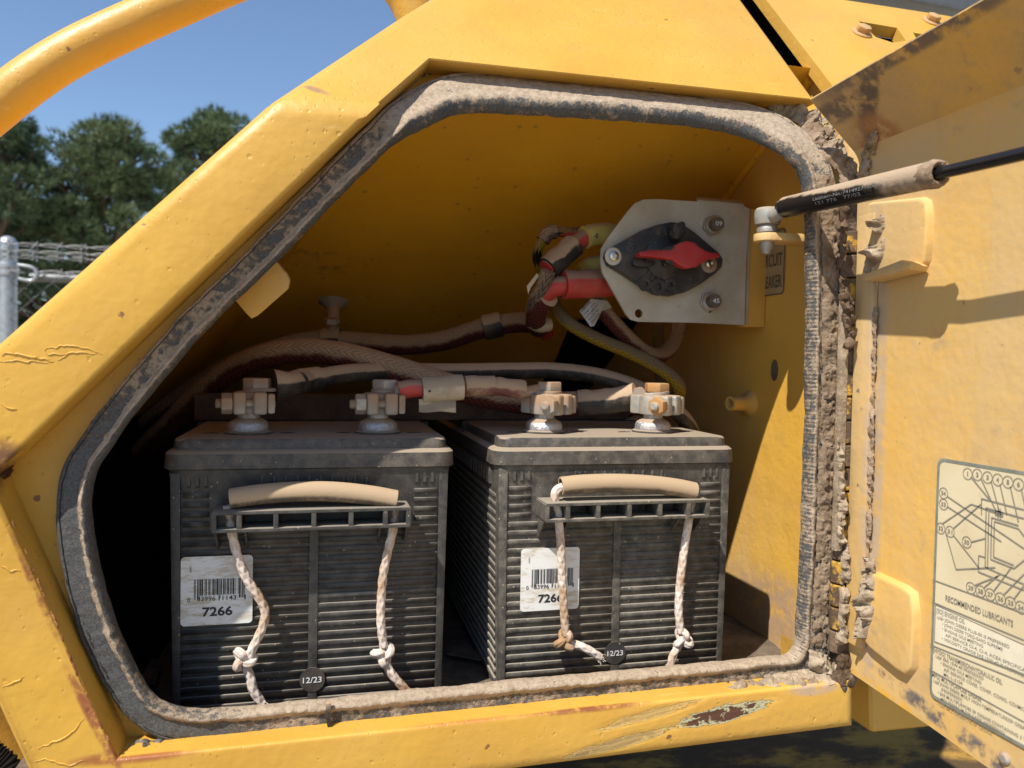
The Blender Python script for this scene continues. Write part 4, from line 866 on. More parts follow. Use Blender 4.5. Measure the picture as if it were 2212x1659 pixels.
        b.done('rope', M['rope'], T, smooth=70, weld=False)
    # terminals
    for cx in (-0.053, 0.053):
        b = B(); Mt = Matrix.Translation(W(cx - 0.001, 0.052, 0.218))
        b.lathe([(0.0185, -0.0008), (0.0195, 0.0004), (0.0195, 0.0016), (0.017, 0.0026)], 36, Mt); tb = b.done('terminal', M['plastic_lid'], T)
        b = B(); b.lathe([(0.0160, 0.0018), (0.0166, 0.0030), (0.0164, 0.0072), (0.0150, 0.0098), (0.0110, 0.0120), (0.0090, 0.0130), (0.0088, 0.0200), (0.008, 0.034), (0.007, 0.035)], 36, Mt); b.done('lead_post', M['lead'], tb, smooth=50)
    # bar code label
    lx0, lx1 = lab_x; lz0, lz1 = lab_z; yl = yf - 0.0032
    b = B(); cx, cz = (lx0 + lx1)/2, (lz0 + lz1)/2; w, h = lx1 - lx0, lz0 - lz1
    b.prism([W(cx + x, yl, cz + z_) for x, z_ in rrect(w, h, 0.003)], (0, 0.0005, 0)); b.mi = 1; yi = yl - 0.0003
    rnd = random.Random(5); x = lx0 + 0.185*w; xe = lx0 + 0.875*w; zt_, zb_ = lz0 - 0.33*h, lz0 - 0.565*h; mod = (xe - x)/95.0
    code = '101' + '0001101011011100010110001011000101101010111' + '01010' + '1100110110011011001101011100100001011100110' + '101'
    i = 0
    while i < len(code):
        if code[i] == '1':
            j = i
            while j < len(code) and code[j] == '1': j += 1
            guard = i < 10 or i > 84 or 45 <= i <= 50; zl = zb_ - (0.055*h if guard else 0)
            b.add([W(x + mod*i, yi, zl), W(x + mod*j, yi, zl), W(x + mod*j, yi, zt_), W(x + mod*i, yi, zt_)], [(0, 1, 2, 3)]); i = j
        else: i += 1
    X = Vector((1, 0, 0)); Z = Vector((0, 0, 1))
    for s, fx, fw in (('0', 0.095, 0.038), ('83996', 0.225, 0.255), ('11143', 0.525, 0.245), ('1', 0.885, 0.02)): put_text(b, s, W(lx0 + fx*w, yi, lz0 - (0.655 if s == '0' else 0.645)*h), X, Z, 0.066*h, 0.004, width=fw*w)
    put_text(b, '7266', W(lx0 + 0.30*w, yi, lz0 - 0.865*h), X, Z, 0.125*h, 0.028, width=0.42*w)
    put_text(b, '2-9570', W(lx0 + 0.125*w, yi, lz0 - 0.13*h), -Z, X, 0.022*h, 0.012, width=0.095*h)
    b.done('barcode_label', [M['label'], M['ink']], T, weld=False, smooth=0)
    # round date sticker
    sx, sz = stk; b = B(); b.prism([W(sx + 0.0098*math.cos(a), yl + 0.0002, sz + 0.0098*math.sin(a)) for a in [2*math.pi*i/32 for i in range(32)]], (0, 0.0006, 0)); b.mi = 1
    put_text(b, '12/23', W(sx - 0.0072, yl - 0.0002, sz - 0.0022), X, Z, 0.0045, 0.012, width=0.0144); b.done('date_sticker', [M['sticker'], M['white_ink']], T, weld=False, smooth=0)
    return T
bat1 = make_battery(M['plastic'], -0.0062, 'black battery in mostly shade, its whole barcode label showing beside the rope', [
    dict(path=[(492,1092,-0.010),(497,1120,-0.010),(501,1150,-0.011),(513,1200,-0.010),(533,1250,-0.009),(558,1288,-0.009),(572,1318,-0.009),(568,1352,-0.010),(548,1396,-0.010),(538,1418,-0.009)], tail=[(530,1436,-0.007),(541,1465,-0.008),(547,1490,-0.009),(566,1520,-0.008)], knot=(526,1424), rot=0.5),
    dict(path=[(856,1088,-0.008),(853,1115,-0.010),(849,1145,-0.011),(838,1190,-0.009),(828,1240,-0.008),(823,1300,-0.009),(823,1350,-0.010),(829,1396,-0.009)], tail=[(829,1420,-0.007),(842,1450,-0.009),(862,1475,-0.010),(884,1498,-0.010)], knot=(828,1414), rot=-0.3)],
    (-0.0976, -0.0456), (0.1285, 0.0755), (0.0, 0.027), [(498,1077),(560,1068),(640,1062),(720,1062),(800,1070),(856,1080)], False, (0, 0))
bat2 = make_battery(M['plastic_dusty'], 0.2482, 'sunlit dusty battery beside the right wall, rope covering part of its barcode label', [
    dict(path=[(1215,1052,-0.012),(1203,1058,-0.013),(1198,1072,-0.013),(1204,1100,-0.012),(1208,1135,-0.011),(1212,1190,-0.010),(1215,1260,-0.009),(1219,1330,-0.009),(1222,1372,-0.009)], tail=[(1226,1388,-0.006),(1252,1395,-0.009),(1275,1406,-0.010),(1296,1420,-0.009)], knot=(1220,1384), rot=-0.9),
    dict(path=[(1496,1072,-0.009),(1492,1100,-0.010),(1487,1130,-0.011),(1478,1185,-0.009),(1469,1260,-0.009),(1466,1320,-0.009),(1471,1366,-0.009)], tail=[(1472,1384,-0.007),(1460,1404,-0.009),(1452,1422,-0.010),(1448,1440,-0.010)], knot=(1475,1381), rot=0.9)],
    (-0.0859, -0.0343), (0.1245, 0.0715), (0.0, 0.0305), [(1212,1050),(1260,1045),(1330,1043),(1400,1046),(1460,1053),(1500,1061)], True, (0, 0))

# steel bar holding both batteries down
b = B(); zl = ZF + BH; p0 = PY(560, 900, 0.80).x; p1 = PY(1352, 880, 0.82).x
b.prism([Vector((p0 - 0.06, 0.80, zl + 0.001)), Vector((p0 - 0.06, 0.80, zl + 0.026)), Vector((p0 - 0.06, 0.835, zl + 0.026)), Vector((p0 - 0.06, 0.835, zl + 0.001))], (p1 - p0 + 0.06, 0.01, 0), 0.0012)
hb = b.done('hold_down_bar', M['hold_bar']); tag(hb, 'rusty brown steel bar lying across both battery lids', 'bar')
b = B(); b.prism([PZ(1270, 908, zl + 0.0006), PZ(1385, 908, zl + 0.0006), PZ(1405, 900, zl + 0.0006), PZ(1395, 895, zl + 0.0006), PZ(1280, 897, zl + 0.0006)], (0, 0, 0.0004)); wl = b.done('warning_sticker', M['ink'], bat2, smooth=0)
b = B(); b.prism([PZ(1352, 907, zl + 0.0014), PZ(1386, 907, zl + 0.0014), PZ(1403, 900, zl + 0.0014), PZ(1370, 897, zl + 0.0014)], (0, 0, 0.0003)); b.done('sticker_patch', M['label'], wl, smooth=0)
# rag of cardboard on the floor between the batteries
b = B(); b.prism([PZ(965, 1395, ZF + 0.006), PZ(1000, 1402, ZF + 0.006), PZ(1060, 1418, ZF + 0.006), PZ(1040, 1428, ZF + 0.006), PZ(965, 1415, ZF + 0.006)], (0, 0, 0.002)); tag(b.done('floor_scrap', M['floor_dirt']), 'dirty scrap of board on the floor between the batteries', 'scrap')
b = B(); b.prism([PZ(285, 1425, ZF + 0.004), PZ(350, 1432, ZF + 0.004), PZ(338, 1480, ZF + 0.004), PZ(310, 1478, ZF + 0.004), PZ(292, 1455, ZF + 0.004)], (0, 0, 0.003)); tag(b.done('floor_plate', M['floor_dirt']), 'dusty flat plate on the floor left of the shaded battery', 'plate')
# ------------------------------------------------------------------ clamps and cables
LT = ZF + BH
def post(xc, s): return Vector((xc + s*0.053 - 0.001, YB + 0.052, LT))
T1_, T2_, T3_, T4_ = post(-0.0062, -1), post(-0.0062, 1), post(0.2482, -1), post(0.2482, 1)
def clamp(parent, p, ang, mat, head_mat, lug_dir):
    """a battery clamp: split ring, two ears, cross bolt with nut, stud with hexagon head"""
    Mz = Matrix.Translation(p) @ Matrix.Rotation(ang, 4, 'Z')
    b = B(); b.lathe([(0.0084, 0.0165), (0.0130, 0.017), (0.0136, 0.019), (0.0136, 0.0315), (0.0128, 0.034), (0.0084, 0.0345)], 28, Mz)
    b.box((-0.009, 0.004, 0.017), (0.012, 0.020, 0.0345), 0.002, Mz); c = b.done('clamp', mat, parent, smooth=40)
    for x0, x1 in ((-0.0125, -0.0028), (0.0028, 0.0135)):
        b = B(); b.box((x0, -0.0225, 0.0165), (x1, -0.006, 0.0350), 0.0026, Mz, 3); b.done('ear', mat, c, smooth=50)
    Mx = Mz @ Matrix.Translation((-0.026, -0.0150, 0.0255)) @ Matrix.Rotation(R(90), 4, 'Y')
    b = B(); b.lathe([(0.0028, 0.0), (0.0037, 0.0008)] + [(0.0040 - 0.0004*(i % 2), 0.001 + i*0.0006) for i in range(12)] + [(0.0036, 0.046)], 16, Mx); b.done('bolt', mat, c, smooth=30)
    b = B(); b.hexa(0.0088, 0.0085, Mz @ Matrix.Translation((-0.0215, -0.0150, 0.0255)) @ Matrix.Rotation(R(90), 4, 'Y'), 0.0012); b.done('nut', head_mat, c)
    b = B(); b.box((0.0140, -0.0225, 0.0175), (0.0195, -0.0070, 0.0335), 0.0018, Mz); b.done('bolt_head', mat, c)
    st = p + Vector((0.006, 0.006, 0.0)); b = B(); b.lathe([(0.0065, 0.028), (0.0065, 0.036)], 16, Matrix.Translation(st))
    b.hexa(0.0120, 0.0085, Matrix.Translation(st + Vector((0, 0, 0.0372))) @ Matrix.Rotation(0.35, 4, 'Z'), 0.0014); b.done('stud', head_mat, c, smooth=30)
    d = Vector(lug_dir).normalized(); s = d.cross(Vector((0, 0, 1))).normalized()
    b = B(); pts = [st + Vector((0, 0, 0.0345)) + (-d)*0.012*math.cos(a) + s*0.0125*math.sin(a) for a in [R(-90 + i*18) for i in range(11)]]
    q = [st + Vector((0, 0, 0.0345)) + d*0.014 - s*0.008, st + Vector((0, 0, 0.0345)) + d*0.014 + s*0.008]
    b.prism(pts + [q[1], q[0]] if (pts[-1] - q[1]).length < (pts[-1] - q[0]).length else pts + q, (0, 0, 0.003), 0.0006); b.done('lug', mat, c)
    return st + Vector((0, 0, 0.036)) + d*0.013
def cable(name, label, pts, r, mat, k=10, n=20, group='cables in the battery compartment', rep=1.0):
    o3 = pts[0]; T = empty(name, o3, label, 'cable', group)
    b = B(); path = resample(smooth_path(pts, k), max(0.0015, r*0.35)); b.tube(path, r, n, rep=rep); b.done('jacket', mat, T, smooth=70)
    return T, path
def sleeve(T, name, path, r, mat, wob=0.0004, n=22, flare=0.0):
    b = B(); P = resample(smooth_path(path, 10), 0.0022); Lt = len(P)
    def rad(t): return r*(1 + flare*max(0, 1 - t*5))
    b.tube(P, rad, n, caps=True, disp=lambda u, L, t: wob*fbm((math.cos(u*6.28)*2, math.sin(u*6.28)*2, L*90), 1.0)); return b.done(name, mat, T, smooth=70)
D = lambda x, y, Y: PY(x, y, Y)
# black cable: first post, over the back, down beyond the fourth post
tmp = T1_ + Vector((0.006, 0.006, 0.0385))
CB, _ = cable('black_battery_cable', 'dusty black cable from the leftmost battery post arching behind to the right', [tmp + Vector((0.034, 0.010, 0.004)), D(680, 818, 0.715), D(760, 806, 0.735), D(860, 803, 0.76), D(980, 803, 0.775), D(1100, 801, 0.78), D(1200, 801, 0.78), D(1300, 814, 0.775), D(1385, 842, 0.765), D(1450, 880, 0.755), D(1490, 925, 0.76), D(1505, 990, 0.79)], 0.0086, M['black_hose'])
e = clamp(CB, T1_, 0.12, M['steel_dusty'], M['steel_dusty'], (1, 0.25, 0))
sleeve(CB, 'boot', [e + Vector((0.001, 0, 0.0035)), e + Vector((0.012, 0.004, 0.0045)), D(660, 821, 0.708), D(690, 818, 0.716)], 0.0108, M['black_hose'], 0.0007, flare=0.28)
# thick red braided cable: from the dark left, over, to the fourth post
e4 = T4_ + Vector((0.006, 0.006, 0.0385))
CR, _ = cable('braided_battery_cable', 'thick red braided cable arching over the left battery to the rightmost post', [D(190, 1130, 1.06), D(300, 985, 0.96), D(360, 925, 0.90), D(430, 855, 0.86), D(500, 800, 0.83), D(570, 770, 0.80), D(650, 758, 0.785), D(740, 766, 0.77), D(840, 792, 0.755), D(930, 820, 0.745), D(1010, 846, 0.74), D(1090, 862, 0.735), D(1170, 872, 0.73), D(1240, 872, 0.725), D(1300, 868, 0.715)], 0.0122, M['braid_red'])
e = clamp(CR, T4_, 0.62, M['zinc'], M['rusty_bolt'], (-1, 0.15, -0.1))
sleeve(CR, 'boot', [D(1248, 870, 0.722), D(1300, 868, 0.715), D(1345, 862, 0.705), D(1378, 853, 0.695)], 0.0125, M['black_hose'], 0.0008)
sleeve(CR, 'lug_barrel', [D(1358, 862, 0.700), D(1380, 850, 0.694), e + Vector((-0.004, 0, 0.0))], 0.0062, M['steel_dusty'], 0.0007)
# short red link between second and third post
s2 = T2_ + Vector((0.006, 0.006, 0.0385)); s3 = T3_ + Vector((0.006, 0.006, 0.0385))
CL, _ = cable('short_link_cable', 'short red cable with a paper tag linking the two middle battery posts', [D(868, 842, 0.672), D(930, 838, 0.67), D(1000, 834, 0.67), D(1060, 834, 0.672), D(1120, 838, 0.676)], 0.0068, M['boot_red'])
clamp(CL, T2_, 0.08, M['steel_dusty'], M['zinc'], (1, -0.02, 0)); clamp(CL, T3_, 0.75, M['steel_dusty'], M['steel_dusty'], (-1, 0.02, 0))
b = B(); b.tube([s2 + Vector((0.010, -0.002, 0)), D(862, 846, 0.671), D(880, 842, 0.671)], 0.0055, 14); b.done('lug_barrel', M['steel_dusty'], CL)
b = B(); b.tube([D(1110, 837, 0.675), D(1135, 846, 0.677), s3 + Vector((-0.010, 0, 0))], 0.0050, 14); b.done('lug_barrel', M['steel_dusty'], CL)
sleeve(CL, 'boot', [D(862, 845, 0.671), D(885, 840, 0.671), D(912, 838, 0.67)], 0.0078, M['boot_red'], 0.0006, flare=0.12)
sleeve(CL, 'boot', [D(1003, 834, 0.67), D(1040, 833, 0.671), D(1066, 834, 0.672)], 0.0090, M['boot_dust'], 0.0006)
sleeve(CL, 'boot', [D(1062, 834, 0.672), D(1100, 837, 0.674), D(1130, 842, 0.676)], 0.0082, M['boot_dust'], 0.0009, flare=-0.05)
tg = sleeve(CL, 'tag_wrap', [D(912, 842, 0.668), D(955, 839, 0.668), D(1000, 836, 0.668)], 0.0112, M['paper'], 0.0006)
b = B(); vs = []; 
for i in range(9):
    for j in range(5):
        p = D(905 + 80*i/8, 862 + 28*j/4 + 1.5*math.sin(i), 0.662 + 0.004*math.sin(j*0.9 + i*0.3)); vs.append(p)
b.add(vs, [(i*5 + j, i*5 + j + 1, (i + 1)*5 + j + 1, (i + 1)*5 + j) for i in range(8) for j in range(4)]); b.done('tag_flap', M['paper'], CL, smooth=60)
b = B(); bc_ = D(928, 845, 0.6545); b.lathe([(0.0011, 0), (0.0010, 0.0004)], 12, frame_axes(bc_, (1, 0, 0), (0, -1, 0))); b.done('tag_hole', M['ink'], CL)
# cable along the rear, clipped to the slope
CX, _ = cable('clipped_rear_cable', 'dark red braided cable clipped along the sloping rear wall', [D(215, 1010, 1.10), D(330, 905, 1.02), D(420, 838, 1.0), D(510, 785, 0.98), D(600, 752, 0.965), D(690, 735, 0.955), D(790, 740, 0.945), D(880, 745, 0.935), D(960, 735, 0.92), D(1040, 710, 0.90), D(1110, 697, 0.885), D(1160, 698, 0.87)], 0.0120, M['braid_dark'])
for (x, y, Y, dx, dy) in ((716, 735, 0.952, 0.18, 0.02), (1064, 704, 0.893, 1.0, -0.2)):
    b = B(); c = D(x, y, Y); tdir = Vector((1, -0.25, 0.05 if x < 900 else 0.25)).normalized(); b.lathe([(0.0140, -0.011), (0.0150, -0.010), (0.0150, 0.010), (0.0140, 0.011)], 24, frame_axes(c, tdir.orthogonal(), tdir), caps=False); b.lathe([(0.0124, -0.0108), (0.0124, 0.0108)], 24, frame_axes(c, tdir.orthogonal(), tdir), caps=False); cl_ = b.done('pipe_clip', M['black_hose'], CX, smooth=40)
    if x < 900:
        b = B(); b.tube([c + Vector((0, -0.004, 0.010)), c + Vector((0.0, -0.001, 0.024)), D(718, 690, Y - 0.004)], 0.0062, 14); b.hexa(0.0095, 0.007, frame_axes(D(716, 700, Y - 0.014), (1, 0, 0), (0, -0.2, 1))); b.done('clip_screw', M['steel_dusty'], CX)
        b = B(); b.lathe([(0.0185, 0.0), (0.013, 0.004), (0.0075, 0.010), (0.0075, 0.026)], 24, frame_axes(D(720, 652, Y + 0.012), (1, 0, 0), (-0.02, -0.35, -1))); b.done('stand_off', M['steel_dusty'], CX)
# red cable with big boot into the switch
CM, _ = cable('switch_feed_cable', 'red cable in a fat boot entering the white switch plate', [D(1345, 612, 0.765), D(1290, 613, 0.755), D(1225, 616, 0.75), D(1193, 623, 0.752), D(1170, 645, 0.765), D(1158, 672, 0.79), D(1163, 700, 0.83), D(1180, 718, 0.86)], 0.0098, M['boot_red'])
sleeve(CM, 'boot', [D(1216, 615, 0.75), D(1260, 614, 0.752), D(1300, 612, 0.756), D(1328, 611, 0.76)], 0.0142, M['boot_red'], 0.0005, flare=0.04)
sleeve(CM, 'braided_sleeve', [D(1184, 586, 0.742), D(1172, 620, 0.75), D(1155, 650, 0.765), D(1152, 680, 0.788)], 0.0072, M['braid_grey'], 0.0005, flare=0.1)
sleeve(CM, 'braided_sleeve', [D(1185, 640, 0.755), D(1163, 658, 0.772), D(1157, 690, 0.80), D(1164, 708, 0.835)], 0.0112, M['braid_red'], 0.0005)
b = B(); b.tube(smooth_path([D(1148, 694, 0.800), D(1166, 703, 0.803), D(1186, 700, 0.806)], 6), 0.0078, 16); b.done('tie_band', M['paper'], CM)
b = B(); b.prism([D(1160, 590, 0.745), D(1164, 596, 0.745), D(1146, 622, 0.745), D(1141, 636, 0.745), D(1138, 618, 0.745)], (0.0, 0.0006, 0)); b.done('paper_strip', M['paper'], CM)
# upper cable with black boot and yellow sleeve
CU, _ = cable('upper_switch_cable', 'black booted cable with a yellow marked sleeve behind the switch plate', [D(1345, 508, 0.775), D(1290, 506, 0.768), D(1255, 518, 0.762), D(1215, 552, 0.755), D(1180, 580, 0.75)], 0.0088, M['boot_red'])
sleeve(CU, 'boot', [D(1240, 530, 0.758), D(1220, 548, 0.755), D(1200, 566, 0.752), D(1183, 580, 0.75)], 0.0122, M['black_hose'], 0.0012)
ys = mat_dusty('yellow_sleeve', (0.42, 0.36, 0.10), 0.6, 0.8, 0.2, 0.95, 0.2, allover=0.3)
sl_ = sleeve(CU, 'marker_sleeve', [D(1262, 513, 0.762), D(1290, 506, 0.766), D(1335, 508, 0.772)], 0.0116, ys, 0.0006)
b = B(); put_text(b, '-S', D(1283, 513, 0.7515), (1, 0, 0), (0, 0, 1), 0.0042, 0.02); b.done('print', M['ink'], sl_, weld=False, smooth=0)
# thin black and yellow loop
CT, _ = cable('striped_loop_cable', 'thin yellow and black striped cable looping left of the switch plate', [D(1272, 500, 0.80), D(1235, 502, 0.79), D(1205, 500, 0.785), D(1178, 512, 0.785), D(1162, 540, 0.79), D(1162, 568, 0.80), D(1176, 600, 0.815)], 0.0052, M['braid_stripe'])
sleeve(CT, 'sheath', [D(1200, 500, 0.785), D(1184, 503, 0.785), D(1172, 520, 0.786)], 0.0078, M['braid_grey'], 0.0004)
sleeve(CT, 'tail', [D(1203, 500, 0.785), D(1225, 505, 0.787), D(1262, 507, 0.79)], 0.0046, M['boot_red'], 0.0002)
# yellow braided cable hanging to the right
CY, _ = cable('yellow_braided_cable', 'yellow braided cable hanging in a long curve below the switch plate', [D(1190, 640, 0.815), D(1205, 672, 0.80), D(1235, 702, 0.785), D(1290, 732, 0.775), D(1350, 757, 0.765), D(1410, 786, 0.755), D(1452, 815, 0.75), D(1468, 840, 0.755), D(1460, 858, 0.775), D(1438, 858, 0.80), D(1428, 820, 0.84), D(1424, 760, 0.86), D(1420, 700, 0.86)], 0.0070, M['braid_yellow'])
# red and black braid from behind the plate
CZ, _ = cable('tagged_red_cable', 'red braided cable with a printed silver tag dropping behind the switch plate', [D(1290, 640, 0.775), D(1305, 672, 0.775), D(1335, 708, 0.78), D(1372, 745, 0.785), D(1410, 768, 0.795), D(1440, 760, 0.81), D(1460, 730, 0.825), D(1468, 690, 0.83)], 0.0085, M['braid_red'])
b = B(); q = [D(1252, 672, 0.760), D(1277, 645, 0.758), D(1312, 650, 0.762), D(1322, 664, 0.766), D(1300, 672, 0.762), D(1284, 704, 0.757), D(1276, 706, 0.757)]
b.prism(q, (0, 0.0006, 0)); b.mi = 1; dx = (D(1277, 645, 0.757) - D(1252, 672, 0.757)).normalized(); dz = dx.cross(Vector((0, 1, 0)))*-1.0
dz = Vector((0, 1, 0)).cross(dx)*-1.0
for s, fx, fy, h, w_ in (('LIEBHERR', 0.001, 0.0, 0.0030, 0.0145), ('Anzugsdr. 941 65', 0.001, 1.0, 0.0016, 0.017), ('Leistung 50/353 00 2', 0.001, 2.0, 0.0016, 0.019), ('Ident. Nr. 864', 0.002, 3.0, 0.0016, 0.016), ('Datum 49 102', 0.003, 4.0, 0.0016, 0.013)):
    p0 = D(1256, 676, 0.7565).lerp(D(1277, 706, 0.7565), fy/4.6) + dx*fx; put_text(b, s, p0, dx, Vector((0, 0, 1)) - dx*dx.z, h, 0.01, width=w_)
tgm = mat_flat('silver_tag', (0.42, 0.40, 0.36), 0.5, 0.1, 0.2); b.done('tag', [tgm, M['ink']], CZ, weld=False, smooth=0)
# one more lead behind the plate
CW, _ = cable('lower_switch_cable', 'yellow booted lead just showing left of the switch plate', [D(1340, 570, 0.79), D(1300, 572, 0.785), D(1275, 575, 0.785), D(1262, 580, 0.80)], 0.0105, ys)

# ------------------------------------------------------------------ battery switch on its plate
YQ = 0.724
SW = empty('battery_switch_panel', D(1470, 700, YQ), 'grey steel plate carrying a battery switch with a red turning key', 'switch')
def q(x, y, d=0.0): return PY(x, y, YQ - d)
out = [(1390, 431), (1370, 440), (1352, 462), (1312, 515), (1299, 537), (1297, 565), (1301, 588), (1352, 678), (1362, 690), (1380, 695), (1500, 697), (1608, 702), (1612, 560), (1620, 452), (1600, 441), (1500, 435), (1420, 430)]
hole_ = [q(1380 + 8.5*math.cos(a), 677 + 9.5*math.sin(a)) for a in [2*math.pi*i/20 for i in range(20)]]
b = B()
def holed_y(b, outer, holes, ext):
    loops = [outer] + holes; tri = geometry.tessellate_polygon([[Vector((p.x, p.z, 0)) for p in lp] for lp in loops]); al = [p for lp in loops for p in lp]; n = len(al); ext = Vector(ext)
    b.add(al + [p + ext for p in al], list(tri) + [tuple(i + n for i in reversed(t)) for t in tri]); k = 0
    for lp in loops:
        m_ = len(lp)
        for i in range(m_): a, c = k + i, k + (i + 1) % m_; b.add([al[a], al[c], al[c] + ext, al[a] + ext], [(0, 1, 2, 3)])
        k += m_
holed_y(b, [q(*p) for p in out], [hole_], (0, 0.0032, 0)); plate = b.done('mounting_plate', M['plate'], SW, smooth=25)
b = B(); b.prism([q(1505, 438, -0.001), q(1607, 446, -0.001), q(1604, 440, -0.02), q(1504, 431, -0.02)], (0, 0, 0.003), 0.0008); b.done('plate_fold', M['plate'], plate)
b = B(); b.prism([q(1616, 450, -0.004), q(1610, 703, -0.004), q(1610, 703, -0.04), q(1616, 450, -0.04)], (0.003, 0, 0), 0.0008); b.done('plate_flange', M['plate'], plate)
b = B(); pz0, pz1 = q(1625, 448).z, q(1625, 706).z; b.box((q(1613, 600).x + 0.002, YQ + 0.006, pz1), (XW - 0.0005, YQ + 0.024, pz0), 0.002); b.done('wall_bracket', M['paint_wall'], SW)
# rhombic switch housing
hs = [(1301, 556), (1306, 543), (1320, 534), (1380, 500), (1410, 489), (1440, 483), (1462, 486), (1490, 505), (1543, 550), (1551, 563), (1548, 580), (1536, 592), (1500, 618), (1468, 634), (1440, 641), (1408, 637), (1382, 622), (1340, 594), (1308, 575)]
b = B(); b.prism([q(*p, 0.0005) for p in hs], (0, -0.011, 0), 0.0014, 3); hsg = b.done('switch_housing', M['switch'], SW, smooth=40)
b = B(); Mh = frame_axes(q(1437, 556, 0.0115), (1, 0, 0), (0, -1, 0)); b.lathe([(0.022, 0), (0.0215, 0.002), (0.015, 0.004), (0.0095, 0.006), (0.009, 0.016), (0.004, 0.0165)], 32, Mh); b.done('hub', M['switch'], hsg, smooth=40)
for (x, y) in ((1324, 554), (1531, 571)):
    Mw = frame_axes(q(x, y, 0.0118), (1, 0, 0), (0, -1, 0)); b = B(); b.lathe([(0.0085, 0), (0.0085, 0.001), (0.0062, 0.0016)], 28, Mw); w_ = b.done('washer', M['steel_dusty'] if x > 1500 else M['plate'], SW)
    b = B(); b.lathe([(0.0042, 0.001), (0.0046, 0.002), (0.0044, 0.004), (0.0024, 0.0046), (0.0022, 0.003), (0.0001, 0.003)], 20, Mw); b.done('screw', M['chrome'], w_)
b = B(); b.prism([q(1441, 498, 0.011), q(1443, 490, 0.011), q(1462, 482, 0.011), q(1468, 487, 0.011), q(1468, 512, 0.011), q(1452, 523, 0.011), q(1441, 519, 0.011)], (0, -0.014, 0), 0.002, 3); b.done('stop_block', M['switch'], hsg, smooth=40)
b = B(); b.lathe([(0.003, 0), (0.003, 0.0003)], 14, frame_axes(q(1452, 505, 0.0252), (1, 0, 0), (0, -1, 0))); b.done('stop_hole', M['ink'], hsg)
b = B(); b.prism([q(1361, 570, 0.011), q(1365, 562, 0.011), q(1408, 566, 0.011), q(1412, 572, 0.011), q(1398, 579, 0.011), q(1366, 577, 0.011)], (0, -0.007, 0), 0.0014); b.done('detent', M['switch'], hsg)
cx, cy = 1430, 577
for (x, y, r_) in ((1392, 615, 0.0062), (1419, 621, 0.0078), (1445, 616, 0.0062)):
    b = B(); b.lathe([(r_*0.45, 0.0), (r_*0.45, 0.003), (r_, 0.003), (r_*1.05, 0.0)], 20, frame_axes(q(x, y, 0.0112), (1, 0, 0), (0, -1, 0)), caps=False); b.lathe([(r_*0.45, 0.0002), (0.0001, 0.0003)], 16, frame_axes(q(x, y, 0.0112), (1, 0, 0), (0, -1, 0)), caps=False); b.done('eyelet', M['switch'], hsg)
for x0, y0, x1, y1 in ((1410, 580, 1376, 612), (1416, 582, 1405, 606), (1420, 583, 1420, 605), (1425, 583, 1434, 606), (1432, 582, 1468, 619), (1376, 612, 1386, 621)):
    a, c = q(x0, y0, 0.0112), q(x1, y1, 0.0112); d = (c - a).normalized(); s = d.cross(Vector((0, 1, 0)))*0.0011; b = B(); b.prism([a - s, c - s, c + s, a + s], (0, -0.0022, 0), 0.0003); b.done('web', M['switch'], hsg)
b = B(); put_text(b, '0 1', q(1418, 507, 0.0117), (1, -0, 0.1), (0, 0, 1), 0.006); put_text(b, 'OFF', q(1366, 545, 0.0117), (0.15, 0, 1), (-1, 0, 0.15), 0.006); b.done('moulded_mark', M['cap'], hsg, weld=False, smooth=0)
# red key: a flat grip with a round middle
kz = 0.020; kp = [(1369, 548), (1394, 543), (1440, 544), (1452, 530), (1470, 524), (1488, 527), (1500, 538), (1516, 547), (1542, 551), (1541, 560), (1522, 562), (1506, 570), (1492, 580), (1472, 583), (1455, 576), (1442, 565), (1410, 560), (1371, 557)]
b = B(); b.prism([q(*p, kz) for p in kp], (0, -0.013, 0), 0.0022, 3); key = b.done('key', M['red_key'], SW, smooth=40)
b = B(); b.prism([q(1420, 552, 0.012), q(1460, 552, 0.012), q(1455, 575, 0.012), q(1425, 578, 0.012)], (0, -0.010, 0), 0.002); b.done('key_shaft', M['switch'], key)
# two circuit breakers with numbered caps
for (x, y, s) in ((1536, 488, '60'), (1530, 652, '45')):
    c = q(x, y, 0.0); Mc = frame_axes(c + Vector((0, -0.0004, 0)), (1, 0, 0.3), (0.0, -1, 0)); b = B(); b.hexa(0.0108, 0.0030, Mc, 0.0006); nut = b.done('breaker_nut', M['zinc'], SW)
    b = B(); b.lathe([(0.0088, 0.003), (0.0088, 0.0055), (0.0072, 0.0065)], 24, Mc); b.done('collar', M['steel_dusty'], nut)
    b = B(); b.lathe([(0.0066, 0.0055), (0.0066, 0.0148), (0.0060, 0.0155)], 28, Mc); cap = b.done('breaker_cap', M['cap'], SW)
    b = B(); t0 = '09' if s == '60' else '45'; put_text(b, t0, c + Vector((-0.0036, -0.0163, -0.0022)), (1, 0, 0), (0, 0, 1), 0.0044, 0.01, width=0.0072); b.done('number', M['white_ink'], cap, weld=False, smooth=0)
    b = B(); hy = -0.0165 if s == '60' else 0.0; b.lathe([(0.0022, 0), (0.0022, 0.0003)], 12, frame_axes(q(x + 3, y - 17 if s == '60' else y + 19, 0.0004), (1, 0, 0), (0, -1, 0))); b.done('key_slot', M['ink'], SW)
